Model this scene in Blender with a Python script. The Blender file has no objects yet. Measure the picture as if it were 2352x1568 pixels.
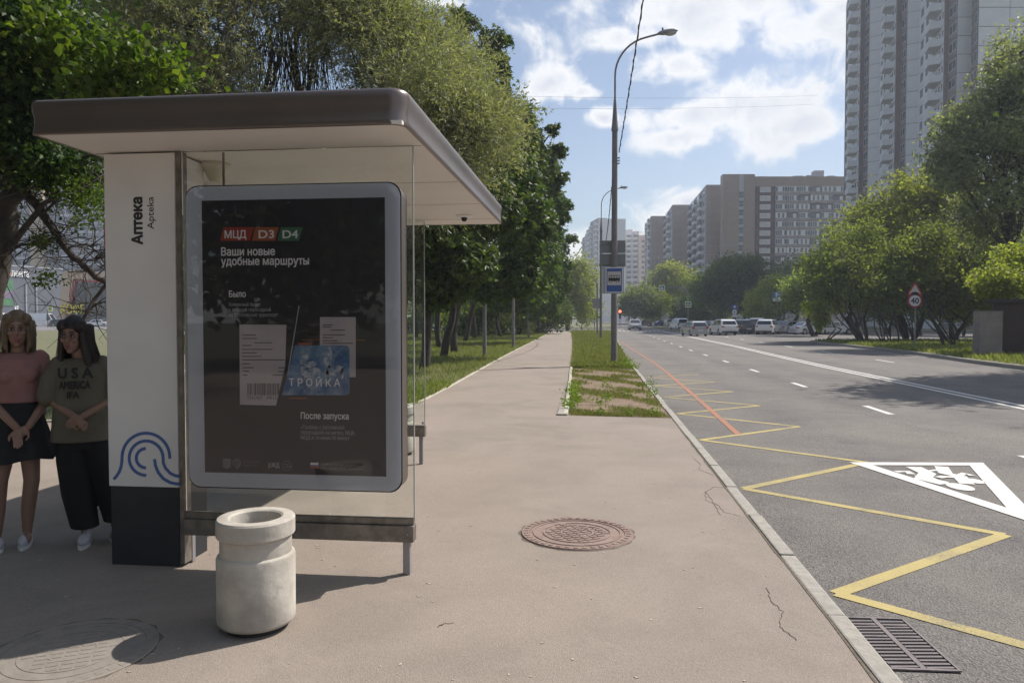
import bpy, bmesh, math, random
import numpy as np
from mathutils import Vector, Matrix
from math import sin, cos, pi, radians as R
S = bpy.context.scene
C = S.collection
random.seed(7)
# ---------------------------------------------------------------- camera, sky, sun
FPX, YAW, PITCH, EYE = 1700.0, R(6.35), math.atan(51/1700), 1.55
cd = bpy.data.cameras.new('camera'); cam = bpy.data.objects.new('camera', cd); C.objects.link(cam)
cd.sensor_width = 36; cd.lens = 36*FPX/2352; cd.clip_start = .05; cd.clip_end = 6000
cam.location = (0, 0, EYE); cam.rotation_euler = (pi/2-PITCH, 0, YAW); S.camera = cam
SUN_AZ, SUN_EL = R(53), R(50)
S.view_settings.view_transform = 'Standard'; S.view_settings.look = 'None'
S.view_settings.exposure = 0.28; S.view_settings.gamma = 1
S.view_settings.use_curve_mapping = False
sl = bpy.data.lights.new('sun', 'SUN'); sl.energy = 5.0; sl.angle = R(.53); sl.color = (1, .93, .84)
so = bpy.data.objects.new('sun', sl); C.objects.link(so)
so.rotation_euler = Vector((sin(SUN_AZ)*cos(SUN_EL), cos(SUN_AZ)*cos(SUN_EL), sin(SUN_EL))).to_track_quat('Z', 'Y').to_euler()

def ray(px, py):                       # survey helper: direction of a sight line measured in the photograph
    X, Y = (px-1176)/FPX, (784-py)/FPX
    fw = cos(PITCH)+Y*sin(PITCH); up = -sin(PITCH)+Y*cos(PITCH)
    return Vector((X*cos(YAW)-fw*sin(YAW), X*sin(YAW)+fw*cos(YAW), up)), fw
def G(px, py, z=0.0):                  # ground point
    v, fw = ray(px, py); t = (z-EYE)/v.z
    return Vector((v.x*t, v.y*t, z))
def at(px, py, d):                     # point at distance d
    v, fw = ray(px, py); t = d/fw
    return Vector((v.x*t, v.y*t, EYE+v.z*t))
def PL(px, py, y):                     # point on the plane y = const
    v, fw = ray(px, py); t = y/v.y
    return Vector((v.x*t, y, EYE+v.z*t))

# world: Nishita sky with procedural cumulus
W = bpy.data.worlds.new('World'); S.world = W; W.use_nodes = True
nt = W.node_tree; nt.nodes.clear()
class N:
    def __init__(s, nt): s.t = nt
    def __call__(s, typ, ins=None, **kw):
        n = s.t.nodes.new(typ)
        for k, v in kw.items(): setattr(n, k, v)
        for k, v in (ins or {}).items():
            if isinstance(v, bpy.types.NodeSocket): s.t.links.new(v, n.inputs[k])
            else: n.inputs[k].default_value = v
        return n
    def math(s, op, a, b=0.0, c=None, clamp=False):
        n = s.t.nodes.new('ShaderNodeMath'); n.operation = op; n.use_clamp = clamp
        for i, v in enumerate((a, b) if c is None else (a, b, c)):
            if isinstance(v, bpy.types.NodeSocket): s.t.links.new(v, n.inputs[i])
            else: n.inputs[i].default_value = v
        return n.outputs[0]
    def mix(s, f, a, b, mode='MIX'):
        n = s.t.nodes.new('ShaderNodeMix'); n.data_type = 'RGBA'; n.blend_type = mode
        for i, v in ((0, f), (6, a), (7, b)):
            if isinstance(v, bpy.types.NodeSocket): s.t.links.new(v, n.inputs[i])
            else: n.inputs[i].default_value = (tuple(v)+(1,))[:4] if i else v
        return n.outputs[2]
    def dot(s, a, b):
        n = s.t.nodes.new('ShaderNodeVectorMath'); n.operation = 'DOT_PRODUCT'
        s.t.links.new(a, n.inputs[0]); n.inputs[1].default_value = b
        return n.outputs['Value']
n = N(nt)
sky = n('ShaderNodeTexSky', sky_type='NISHITA', sun_disc=False, sun_elevation=SUN_EL, sun_rotation=SUN_AZ,
        altitude=150, air_density=1.0, dust_density=1.7, ozone_density=1.1)
tc = n('ShaderNodeTexCoord').outputs['Generated']
ORD = ['first','second','third','fourth','fifth','sixth','seventh','eighth','ninth']
CL = [(1720,0,360,95),(1450,85,120,32),(1540,150,110,42),(1262,188,62,32),(1745,235,165,66),(1600,262,150,36),(1830,300,140,55),(1560,318,90,26),
      (1545,500,80,42),(1385,272,34,20),(1300,600,85,60),(1010,8,60,14),(1880,50,140,60),(1340,212,40,14),(1575,465,50,24)]
nz1 = n('ShaderNodeTexNoise', {'Vector': tc, 'Scale': 13.0, 'Detail': 10.0, 'Roughness': .6, 'Distortion': .4}, noise_dimensions='3D').outputs['Fac']
nz2 = n('ShaderNodeTexNoise', {'Vector': tc, 'Scale': 2.6, 'Detail': 7.0, 'Roughness': .55}).outputs['Fac']
best = None
for px, py, rx, ry in CL:
    c, _ = ray(px, py); c.normalize()
    rt = Vector((c.y, -c.x, 0)).normalized(); up = rt.cross(c)
    u = n.math('DIVIDE', n.dot(tc, rt), rx/FPX); v = n.math('DIVIDE', n.dot(tc, up), ry/FPX)
    d = n.math('SQRT', n.math('ADD', n.math('MULTIPLY', u, u), n.math('MULTIPLY', v, v)))
    front = n.math('GREATER_THAN', n.dot(tc, c), 0.0)
    val = n.math('MULTIPLY', n.math('SUBTRACT', 1.15, d), front)
    best = val if best is None else n.math('MAXIMUM', best, val)
best = n.math('MAXIMUM', best, -1.5)
# clouds of the same kind over the rest of the sky
gen = n.math('MULTIPLY', n.math('SUBTRACT', nz2, .655), 9.0)
fwd = Vector((-sin(YAW)+.35, cos(YAW), .35)).normalized()
off = n.math('MULTIPLY', n.math('SUBTRACT', .80, n.dot(tc, fwd)), 12.0, clamp=True)
gen = n.math('SUBTRACT', gen, n.math('MULTIPLY', n.math('SUBTRACT', 1.0, off), 3.0))
best = n.math('MAXIMUM', best, gen)
dens = n.math('ADD', best, n.math('MULTIPLY', n.math('SUBTRACT', nz1, .5), 4.4))
mr = n('ShaderNodeMapRange', {'Value': dens, 'From Min': -.15, 'From Max': .78}, interpolation_type='SMOOTHSTEP')
mask = mr.outputs[0]
sh = n('ShaderNodeMapRange', {'Value': n.math('ADD', dens, n.math('MULTIPLY', nz2, 1.0)), 'From Min': 1.0, 'From Max': 2.2})
ccol = n.mix(sh.outputs[0], (1.0, 1.0, 1.0), (.66, .70, .78))
bg1 = n('ShaderNodeBackground', {'Color': sky.outputs[0], 'Strength': .108})
bg2 = n('ShaderNodeBackground', {'Color': ccol, 'Strength': .90})
ms = n('ShaderNodeMixShader', {0: n.math('MULTIPLY', mask, .93), 1: bg1.outputs[0], 2: bg2.outputs[0]})
n('ShaderNodeOutputWorld', {'Surface': ms.outputs[0]})

# ---------------------------------------------------------------- materials
MATS = {}
def mat(name, c, c2=None, rough=.7, scale=20., bump=0., bscale=None, metal=0., coat=0., spec=.5, detail=6., coord='Object', emit=None, c3=None, s3=1.0, lo=.35, hi=.65):
    if name in MATS: return MATS[name]
    m = bpy.data.materials.new(name); m.use_nodes = True; t = m.node_tree; t.nodes.clear(); n = N(t)
    co = n('ShaderNodeTexCoord').outputs[coord]
    b = n('ShaderNodeBsdfPrincipled', {'Roughness': rough, 'Metallic': metal, 'Coat Weight': coat, 'Specular IOR Level': spec})
    col = None
    if c2 is not None:
        nz = n('ShaderNodeTexNoise', {'Vector': co, 'Scale': scale, 'Detail': detail, 'Roughness': .6}).outputs['Fac']
        f = n('ShaderNodeMapRange', {'Value': nz, 'From Min': lo, 'From Max': hi}).outputs[0]
        col = n.mix(f, c, c2)
        if c3 is not None:
            nz = n('ShaderNodeTexNoise', {'Vector': co, 'Scale': s3, 'Detail': 5., 'Roughness': .6}).outputs['Fac']
            f = n('ShaderNodeMapRange', {'Value': nz, 'From Min': .45, 'From Max': .75}).outputs[0]
            col = n.mix(f, col, c3)
        t.links.new(col, b.inputs['Base Color'])
    else: b.inputs['Base Color'].default_value = (*c, 1)
    if emit:
        b.inputs['Emission Color'].default_value = (*emit[0], 1); b.inputs['Emission Strength'].default_value = emit[1]
    if bump:
        nz = n('ShaderNodeTexNoise', {'Vector': co, 'Scale': bscale or scale*3, 'Detail': 4.}).outputs['Fac']
        bp = n('ShaderNodeBump', {'Height': nz, 'Strength': bump, 'Distance': .01})
        t.links.new(bp.outputs[0], b.inputs['Normal'])
    n('ShaderNodeOutputMaterial', {'Surface': b.outputs[0]})
    MATS[name] = m; return m
def groundmat(name, ca, cb, cp, grit, spots=0., patch=.3, tracks=None, bump=.5, gs=170.):
    # asphalt: broad tonal patches, grit of stone chips, dark spots (gum, oil), optional lighter wheel tracks along the road
    m = bpy.data.materials.new(name); m.use_nodes = True; t = m.node_tree; t.nodes.clear(); n = N(t)
    co = n('ShaderNodeTexCoord').outputs['Object']
    nz = lambda s, d=5., r=.6, dd=0.: n('ShaderNodeTexNoise', {'Vector': co, 'Scale': s, 'Detail': d, 'Roughness': r, 'Distortion': dd}).outputs['Fac']
    mr = lambda v, a, b, c=0., d=1.: n('ShaderNodeMapRange', {'Value': v, 'From Min': a, 'From Max': b, 'To Min': c, 'To Max': d}).outputs[0]
    col = n.mix(mr(nz(1.1, 9., .65, .6), .35, .65), ca, cb)
    col = n.mix(n.math('MULTIPLY', mr(nz(.28, 7., .6, 1.), .42, .68), patch*2), col, cp)
    col = n.mix(mr(nz(4.5, 9., .7), .58, .8, 0., .5), col, tuple(x*.72 for x in ca))
    g1 = n('ShaderNodeTexVoronoi', {'Vector': co, 'Scale': gs}); gc = n('ShaderNodeSeparateColor', {'Color': g1.outputs['Color']}).outputs[0]
    col = n.mix(1.0, col, n.mix(mr(gc, 0, 1), (1-grit,)*3, (1+grit,)*3), 'MULTIPLY')
    if spots:
        v = n('ShaderNodeTexVoronoi', {'Vector': co, 'Scale': 1.7}).outputs['Distance']; col = n.mix(n.math('MULTIPLY', mr(v, .022, .035, 1., 0.), spots), col, tuple(x*.45 for x in ca))
        v = n('ShaderNodeTexVoronoi', {'Vector': co, 'Scale': 6.3}).outputs['Distance']; col = n.mix(n.math('MULTIPLY', mr(v, .03, .05, 1., 0.), spots*.5), col, tuple(x*.6 for x in ca))
    if tracks:
        x = n('ShaderNodeSeparateXYZ', {'Vector': co}).outputs[0]
        for cx, w in tracks:
            d = n.math('ABSOLUTE', n.math('SUBTRACT', n.math('ADD', x, n.math('MULTIPLY', n.math('SUBTRACT', nz(.5), .5), .5)), cx))
            col = n.mix(n.math('MULTIPLY', mr(d, 0, w, 1., 0.), n.math('MULTIPLY', nz(1.5, 6.), .7)), col, cp)
    b = n('ShaderNodeBsdfPrincipled', {'Base Color': col, 'Roughness': .88})
    h = n.math('ADD', n.math('MULTIPLY', g1.outputs['Distance'], 1.2), nz(60., 4.))
    t.links.new(n('ShaderNodeBump', {'Height': h, 'Strength': bump, 'Distance': .006}).outputs[0], b.inputs['Normal'])
    n('ShaderNodeOutputMaterial', {'Surface': b.outputs[0]})
    MATS[name] = m; return m
def wornpaint(name, c, base, wear=.5):
    m = bpy.data.materials.new(name); m.use_nodes = True; t = m.node_tree; t.nodes.clear(); n = N(t)
    co = n('ShaderNodeTexCoord').outputs['Object']
    nz = lambda s, d=5., r=.6: n('ShaderNodeTexNoise', {'Vector': co, 'Scale': s, 'Detail': d, 'Roughness': r}).outputs['Fac']
    f = n('ShaderNodeMapRange', {'Value': n.math('ADD', n.math('MULTIPLY', nz(70., 8., .8), .7), n.math('MULTIPLY', nz(2.2), .5)), 'From Min': wear+.06, 'From Max': wear+.20}).outputs[0]
    col = n.mix(f, n.mix(nz(3.), c, tuple(x*.75 for x in c)), base)
    b = n('ShaderNodeBsdfPrincipled', {'Base Color': col, 'Roughness': .8})
    t.links.new(n('ShaderNodeBump', {'Height': nz(160.), 'Strength': .5, 'Distance': .005}).outputs[0], b.inputs['Normal'])
    n('ShaderNodeOutputMaterial', {'Surface': b.outputs[0]})
    MATS[name] = m; return m
def leafmat(name, ca, cb, cc, tr=.35, rough=.5):
    if name in MATS: return MATS[name]
    m = bpy.data.materials.new(name); m.use_nodes = True; t = m.node_tree; t.nodes.clear(); n = N(t)
    g = n('ShaderNodeNewGeometry'); oi = n('ShaderNodeObjectInfo').outputs['Random']
    rp = n('ShaderNodeValToRGB', {'Fac': g.outputs['Random Per Island']})
    e = rp.color_ramp.elements; e[0].color = (*ca, 1); e[1].color = (*cc, 1); e[1].position = 1
    k = e.new(.55); k.color = (*cb, 1)
    hs = n('ShaderNodeHueSaturation', {'Color': rp.outputs[0], 'Hue': n.math('ADD', .488, n.math('MULTIPLY', oi, .02)), 'Value': n.math('ADD', .85, n.math('MULTIPLY', oi, .3))})
    b = n('ShaderNodeBsdfPrincipled', {'Base Color': hs.outputs[0], 'Roughness': rough, 'Specular IOR Level': .16})
    tl = n('ShaderNodeBsdfTranslucent', {'Color': n.mix(1.0, hs.outputs[0], (1.5, 1.6, .55), 'MULTIPLY')})
    x = n('ShaderNodeMixShader', {0: tr, 1: b.outputs[0], 2: tl.outputs[0]})
    n('ShaderNodeOutputMaterial', {'Surface': x.outputs[0]})
    MATS[name] = m; return m
def glassmat(name, tint=(.9, .95, .93), ior=1.5, gain=1.0):
    m = bpy.data.materials.new(name); m.use_nodes = True; t = m.node_tree; t.nodes.clear(); n = N(t)
    fr = n('ShaderNodeFresnel', {'IOR': ior}).outputs[0]
    tr = n('ShaderNodeBsdfTransparent', {'Color': (*tint, 1)}); gl = n('ShaderNodeBsdfGlossy', {'Roughness': .015})
    x = n('ShaderNodeMixShader', {0: n.math('MULTIPLY', fr, gain), 1: tr.outputs[0], 2: gl.outputs[0]})
    n('ShaderNodeOutputMaterial', {'Surface': x.outputs[0]})
    MATS[name] = m; return m

# ---------------------------------------------------------------- mesh helpers
class MB:
    def __init__(s): s.v = []; s.f = []; s.m = []
    def add(s, vs, fs, mi=0):
        o = len(s.v); s.v += [tuple(v) for v in vs]; s.f += [tuple(i+o for i in f) for f in fs]; s.m += [mi]*len(fs); return s
    def box(s, a, b, mi=0):
        x0, y0, z0 = a; x1, y1, z1 = b
        return s.add([(x0,y0,z0),(x1,y0,z0),(x1,y1,z0),(x0,y1,z0),(x0,y0,z1),(x1,y0,z1),(x1,y1,z1),(x0,y1,z1)],
                     [(3,2,1,0),(4,5,6,7),(0,1,5,4),(1,2,6,5),(2,3,7,6),(3,0,4,7)], mi)
    def obox(s, p, q, th, z0, z1, mi=0, off=0.0):   # wall piece from p to q (2D), thickness th to the right-hand side of p->q
        p = Vector(p[:2]); q = Vector(q[:2]); d = (q-p).normalized(); r = Vector((d.y, -d.x))
        a, b = p+r*off, q+r*off; c, e = q+r*(off+th), p+r*(off+th)
        return s.add([(*a,z0),(*b,z0),(*c,z0),(*e,z0),(*a,z1),(*b,z1),(*c,z1),(*e,z1)],
                     [(3,2,1,0),(4,5,6,7),(0,1,5,4),(1,2,6,5),(2,3,7,6),(3,0,4,7)], mi)
    def slab(s, pts, z0, z1, mi=0):
        k = len(pts)
        return s.add([(p[0],p[1],z0) for p in pts]+[(p[0],p[1],z1) for p in pts],
                     [tuple(range(k-1,-1,-1)), tuple(range(k,2*k))]+[(i,(i+1)%k,k+(i+1)%k,k+i) for i in range(k)], mi)
    def plate(s, pts, y0, y1, mi=0):                  # polygon in xz, thickness in y (y0 = front)
        k = len(pts)
        return s.add([(p[0],y0,p[1]) for p in pts]+[(p[0],y1,p[1]) for p in pts],
                     [tuple(range(k)), tuple(range(2*k-1,k-1,-1))]+[(i,k+i,k+(i+1)%k,(i+1)%k) for i in range(k)], mi)
    def tube(s, pts, rad, k=8, mi=0, caps=True):
        pts = [Vector(p) for p in pts]; n = len(pts)
        if not hasattr(rad, '__len__'): rad = [rad]*n
        vs = []; ref = None
        for i, p in enumerate(pts):
            d = (pts[min(i+1,n-1)]-pts[max(i-1,0)]).normalized()
            if ref is None: ref = d.orthogonal().normalized()
            a = (ref-d*ref.dot(d)).normalized(); b = d.cross(a); ref = a
            for j in range(k):
                t = 2*pi*j/k; vs.append(p+(a*cos(t)+b*sin(t))*rad[i])
        fs = [(i*k+j, i*k+(j+1)%k, (i+1)*k+(j+1)%k, (i+1)*k+j) for i in range(n-1) for j in range(k)]
        if caps: fs += [tuple(range(k-1,-1,-1)), tuple((n-1)*k+j for j in range(k))]
        return s.add(vs, fs, mi)
    def lathe(s, prof, k=32, c=(0,0,0), mi=0, a0=0):
        vs = [(c[0]+r*cos(2*pi*j/k+a0), c[1]+r*sin(2*pi*j/k+a0), c[2]+z) for r, z in prof for j in range(k)]
        n = len(prof)
        return s.add(vs, [(i*k+j, i*k+(j+1)%k, (i+1)*k+(j+1)%k, (i+1)*k+j) for i in range(n-1) for j in range(k)], mi)
    def ell(s, c, r, ku=12, kv=8, mi=0, M=None):
        vs = []; 
        for i in range(kv+1):
            a = -pi/2+pi*i/kv
            for j in range(ku):
                b = 2*pi*j/ku; p = Vector((r[0]*cos(a)*cos(b), r[1]*cos(a)*sin(b), r[2]*sin(a)))
                if M: p = M @ p
                vs.append(Vector(c)+p)
        return s.add(vs, [(i*ku+j, i*ku+(j+1)%ku, (i+1)*ku+(j+1)%ku, (i+1)*ku+j) for i in range(kv) for j in range(ku)], mi)
    def mesh(s, name, mats, smooth=False):
        me = bpy.data.meshes.new(name); me.from_pydata(s.v, [], s.f)
        for m in (mats if isinstance(mats, (list, tuple)) else [mats]): me.materials.append(m)
        if isinstance(mats, (list, tuple)) and len(mats) > 1: me.polygons.foreach_set('material_index', s.m)
        if smooth:
            me.shade_smooth()
            if smooth is not True: me.set_sharp_from_angle(angle=smooth)
        me.update(); return me
def link(name, me, parent=None, loc=None, rot=None):
    o = bpy.data.objects.new(name, me); C.objects.link(o)
    if parent: o.parent = parent
    if loc is not None: o.location = loc
    if rot is not None: o.rotation_euler = rot
    return o
def part(name, mb, mats, parent=None, smooth=False, bevel=0, loc=None, rot=None, seg=2):
    o = link(name, mb.mesh(name, mats, smooth), parent, loc, rot)
    if bevel:
        b = o.modifiers.new('bevel', 'BEVEL'); b.width = bevel; b.segments = seg; b.limit_method = 'ANGLE'; b.angle_limit = R(35)
    if smooth == 'auto': pass
    return o
def tag(o, label=None, cat=None, group=None, kind=None):
    for k, v in (('label', label), ('category', cat), ('group', group), ('kind', kind)):
        if v: o[k] = v
    return o
def thing(name, label, cat, loc=(0,0,0), rz=0, group=None):
    return tag(link(name, None, None, loc, (0,0,rz)), label, cat, group)
def struct(name, mb, m, **k): return tag(part(name, mb, m, **k), kind='structure')
def copy_tree(o, parent=None):
    c = o.copy(); C.objects.link(c)
    if parent: c.parent = parent; c.matrix_parent_inverse = o.matrix_parent_inverse
    for ch in list(o.children): copy_tree(ch, c)
    return c
from mathutils.geometry import delaunay_2d_cdt
def text_mesh(s, size, m, depth=.002, bold=0.0, align='LEFT', width=None, shear=0.0):
    K = 1.0/size                                       # outlines are taken at unit size, triangulated here, then scaled
    cu = bpy.data.curves.new('t', 'FONT'); cu.body = s; cu.size = 1; cu.align_x = align; cu.fill_mode = 'NONE'; cu.resolution_u = 3
    o = bpy.data.objects.new('t', cu); C.objects.link(o); bpy.context.view_layer.update()
    src = bpy.data.meshes.new_from_object(o.evaluated_get(bpy.context.evaluated_depsgraph_get()))
    co = [Vector((v.co.x, v.co.y)) for v in src.vertices]; ed = [tuple(e.vertices) for e in src.edges]
    bpy.data.objects.remove(o); bpy.data.curves.remove(cu); bpy.data.meshes.remove(src)
    if bold:                                           # heavier weight: union of slightly shifted outlines
        c0, e0 = list(co), list(ed)
        for k in range(6):
            d = Vector((cos(k*pi/3+.1), sin(k*pi/3+.1)))*bold*K*.8; q = len(co); co += [v+d for v in c0]; ed += [(a+q, b+q) for a, b in e0]
    nb = {}
    for a, b in ed: nb.setdefault(a, []).append(b); nb.setdefault(b, []).append(a)
    loops = []; seen = set()
    for a in sorted(nb):
        if a in seen: continue
        lp = [a]; seen.add(a); nx = a+1 if (a+1) in nb[a] else nb[a][0]
        while nx not in seen:
            lp.append(nx); seen.add(nx); c = [q for q in nb[nx] if q not in seen]
            if not c: break
            nx = c[0]
        loops.append(lp)
    E0 = np.array([(co[l[i]].x, co[l[i]].y, co[l[(i+1) % len(l)]].x, co[l[(i+1) % len(l)]].y) for l in loops for i in range(len(l))])
    vs, es, fs, *_ = delaunay_2d_cdt(co, [(l[i], l[(i+1) % len(l)]) for l in loops for i in range(len(l))], [], 0, 1e-6)
    keep = []
    for f in fs:
        cx = sum(vs[i].x for i in f)/len(f); cy = sum(vs[i].y for i in f)/len(f)
        ax, ay, bx, by = E0.T; up = (ay <= cy) & (by > cy); dn = (ay > cy) & (by <= cy)
        isl = (bx-ax)*(cy-ay)-(cx-ax)*(by-ay)
        if int((up & (isl > 0)).sum())-int((dn & (isl < 0)).sum()) != 0: keep.append(tuple(f))
    cnt = {}
    for f in keep:
        for i in range(len(f)): e = (f[i], f[(i+1) % len(f)]); cnt[frozenset(e)] = None if frozenset(e) in cnt else e
    sc = 1.0
    V = [(v.x*size, v.y*size) for v in vs]
    if width:
        xs = [V[i][0] for f in keep for i in f]
        if xs:
            w = max(xs)-min(xs); x0 = min(xs) if align == 'LEFT' else 0; V = [((x-x0)*width/w, y) for x, y in V]
    n = len(V); h = depth/2
    vv = [(x, y, h) for x, y in V]; ff = list(keep)
    if depth:
        vv += [(x, y, -h) for x, y in V]; ff += [tuple(n+i for i in f[::-1]) for f in keep]
        ff += [(e[1], e[0], n+e[0], n+e[1]) for e in cnt.values() if e]
    me = bpy.data.meshes.new('lettering'); me.from_pydata(vv, [], ff); me.materials.append(m); me.update(); return me
def text(name, s, size, m, parent, loc, rot=(pi/2,0,0), **k):
    return link(name, text_mesh(s, size, m, **k), parent, loc, rot)
def ribbon(mb, pts, w, y0, y1, mi=0):                 # stroke in xz plane
    pts = [Vector(p) for p in pts]; L = []; Rr = []
    for i, p in enumerate(pts):
        d = (pts[min(i+1,len(pts)-1)]-pts[max(i-1,0)]).normalized(); nn = Vector((-d.y, d.x))*w/2
        L.append(p+nn); Rr.append(p-nn)
    mb.plate(L+Rr[::-1], y0, y1, mi)
def stripe(mb, pts, w, z, th=.002, mi=0):             # painted line on the ground
    pts = [Vector(p[:2]) for p in pts]; L = []; Rr = []
    for i, p in enumerate(pts):
        d = (pts[min(i+1,len(pts)-1)]-pts[max(i-1,0)]).normalized(); nn = Vector((-d.y, d.x))*w/2
        L.append(p+nn); Rr.append(p-nn)
    mb.slab(Rr+L[::-1], z, z+th, mi)
# ---------------------------------------------------------------- materials used by the place
SIDEWALK = groundmat('worn_sidewalk_asphalt', (.210,.179,.150), (.270,.231,.196), (.292,.238,.205), .16, .55, .4, None, .35, 210.)
PATHM = SIDEWALK
ROADM = groundmat('road_asphalt', (.108,.100,.096), (.152,.142,.134), (.205,.190,.170), .42, .3, .3, [(2.3,.9),(4.1,.8),(5.9,.8),(7.4,.8),(9.8,.9),(12.,.9)], .9, 95.)
KERBM = mat('kerb_concrete', (.27,.255,.225), (.35,.33,.295), .9, 14, bump=.4)
KERBL = mat('pale_path_kerb', (.38,.36,.29), (.48,.45,.37), .9, 9, bump=.3)
SOILM = mat('bare_soil', (.15,.10,.068), (.25,.18,.13), .95, 7, bump=1., c3=(.13,.12,.05), s3=2.2, detail=9)
LAWNM = mat('lawn_ground', (.09,.10,.045), (.16,.15,.075), .95, 1.5, bump=.6)
EARTHM = mat('earth', (.06,.07,.03), (.10,.10,.05), .95, .2)
YEL = wornpaint('yellow_road_paint', (.47,.385,.15), (.15,.14,.12), .53)
WHT = wornpaint('white_road_paint', (.70,.69,.66), (.2,.19,.18), .66)
ORG = wornpaint('orange_road_paint', (.38,.17,.10), (.17,.14,.13), .56)
WPAINT = mat('white_panel_paint', (.72,.70,.68), (.66,.64,.63), .45, 2.5)
SOFFIT = mat('white_soffit', (.74,.70,.66), (.68,.64,.60), .5, 1.5)
BLACKP = mat('black_plinth', (.018,.02,.026), (.026,.03,.036), .55, 4)
STEEL = mat('brushed_steel', (.16,.13,.118), (.20,.165,.15), .34, 1.2, metal=.6)
STEELD = mat('dirty_steel', (.28,.25,.22), (.17,.15,.135), .5, 14, metal=.6)
FRAMEG = mat('silver_case_paint', (.52,.55,.62), None, .4)
POSTER = mat('poster_print', (.018,.017,.027), (.026,.021,.03), .5, 1.2)
DARKTXT = mat('dark_lettering', (.03,.03,.035), None, .5)
WTXT = mat('white_print', (.78,.77,.78), None, .5)
GTXT = mat('grey_print', (.42,.41,.43), None, .5)
BLUEP = mat('blue_emblem', (.06,.12,.32), None, .5)
GLASS = glassmat('clear_glass', (.965,.985,.972), 1.45)
GLASSC = glassmat('case_glass', (.98,.98,.985), 1.38)
PURE = mat('concrete_bin', (.52,.49,.43), (.40,.365,.32), .75, 7, bump=.35, c3=(.25,.23,.2), s3=3.1, detail=9)
BLACK = mat('black_rubber', (.02,.02,.02), None, .7)
GREYM = mat('grey_galvanised', (.24,.235,.25), (.30,.29,.30), .45, 3, metal=.3)
POLEM = mat('grey_pole_paint', (.15,.135,.14), (.19,.175,.178), .5, 4)
RUST = mat('brown_cast_iron', (.20,.135,.115), (.27,.20,.17), .75, 12, bump=.4)
IRON = mat('grey_cast_iron', (.13,.115,.12), (.19,.165,.17), .6, 15, metal=.4)

# ---------------------------------------------------------------- ground
struct('ground', MB().box((-900,-300,-.6),(900,1500,-.16)), EARTHM)
ZR = -.12
PR = [(-.50,11.96),(-.58,15.8),(-.78,24.2),(-1.0,34),(-1.35,46.4),(-1.9,64),(-2.5,82),(-3.6,96)]
PLf = [(-3.20,13.4),(-3.3,17.6),(-3.48,23.05),(-3.64,28),(-3.85,35.4),(-4.3,54),(-4.85,75),(-6.2,96)]
plaza = [(-14,-14),(1.212,-14),(1.212,11.78),(-.42,11.94),(-.5,11.96)]+PR[1:]+PLf[::-1]+[(-3.35,12.9),(-3.8,12.45),(-6.2,11.6),(-9.5,9.4),(-14,8.2)]
struct('sidewalk', MB().slab(plaza, -.159, 0), SIDEWALK)
road = MB().slab([(1.312,-25),(40,-25),(40,24.2),(60,24.2),(60,104),(60,132),(11.5,132),(13,190),(22,420),(9,420),(4.6,190),(3.1,130),(-60,134),(-60,112),(2.63,108),(2.0,76),(1.65,50),(1.40,34),(1.312,25)], -.159, ZR)
RO = struct('road', road, ROADM)
strip = [(-.44,11.96),(1.212,11.80),(1.212,25),(1.3,34),(1.55,50),(1.9,76),(2.5,104),(-3.0,104),(-3.5,96)]+[(p[0]+.06,p[1]) for p in PR[::-1]][1:]
struct('grass_strip', MB().slab([p for p in strip if p[1] >= 23.5 or p[1] > 24]+[], -.159, -.012) if False else
       MB().slab([(-.76,23.6),(1.212,23.6),(1.212,25),(1.3,34),(1.55,50),(1.9,76),(2.5,104),(-3.0,104)]+[(p[0]+.02,p[1]) for p in PR[::-1] if p[1] > 23], -.159, -.012), LAWNM)
struct('bare_soil', MB().slab([(-.42,11.97),(1.212,11.80),(1.212,23.6),(-.74,23.6),(-.56,15.8)], -.159, -.016), SOILM)
lawn = PLf+[(-20,104),(-75,104),(-75,34),(-75,20),(-14.1,8.3),(-9.5,9.42),(-6.2,11.62),(-3.82,12.47),(-3.37,12.92)]
struct('lawn', MB().slab([(p[0]-.03,p[1]) for p in lawn], -.159, -.010), LAWNM)
verge = [(14.15,24.4),(14.15,26.5),(14.35,29.8),(15.05,36),(15.3,42),(15.55,55.2),(15.9,56.3),(17,57),(30,58.5),(60,60),(60,24.4)]
struct('verge', MB().slab(verge, -.159, .0), LAWNM)
island = [(9.6,104),(10.2,108),(14,116),(30,119),(60,120),(60,102),(24,101)]
struct('traffic_island', MB().slab(island, -.159, .0), LAWNM)
struct('parking_lot', MB().slab([(-75,104.5),(-20,104.5),(-16,111),(-60,111.5),(-60,134.5),(-20,134),(-20,260),(-200,260),(-200,90),(-75.5,90)], -.159, .03), mat('far_asphalt', (.15,.15,.15),(.19,.185,.18), .9, 2))
struct('far_lawn', MB().slab([(-19.9,134.2),(2.9,130.5),(4.3,190),(8.8,420),(-19.9,420)], -.159, -.01), LAWNM)
struct('far_verge', MB().slab([(11.8,132.4),(60,132.4),(60.2,24.4),(200,24.4),(200,420),(22.3,420),(13.3,190)], -.159, -.01), LAWNM)

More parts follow.
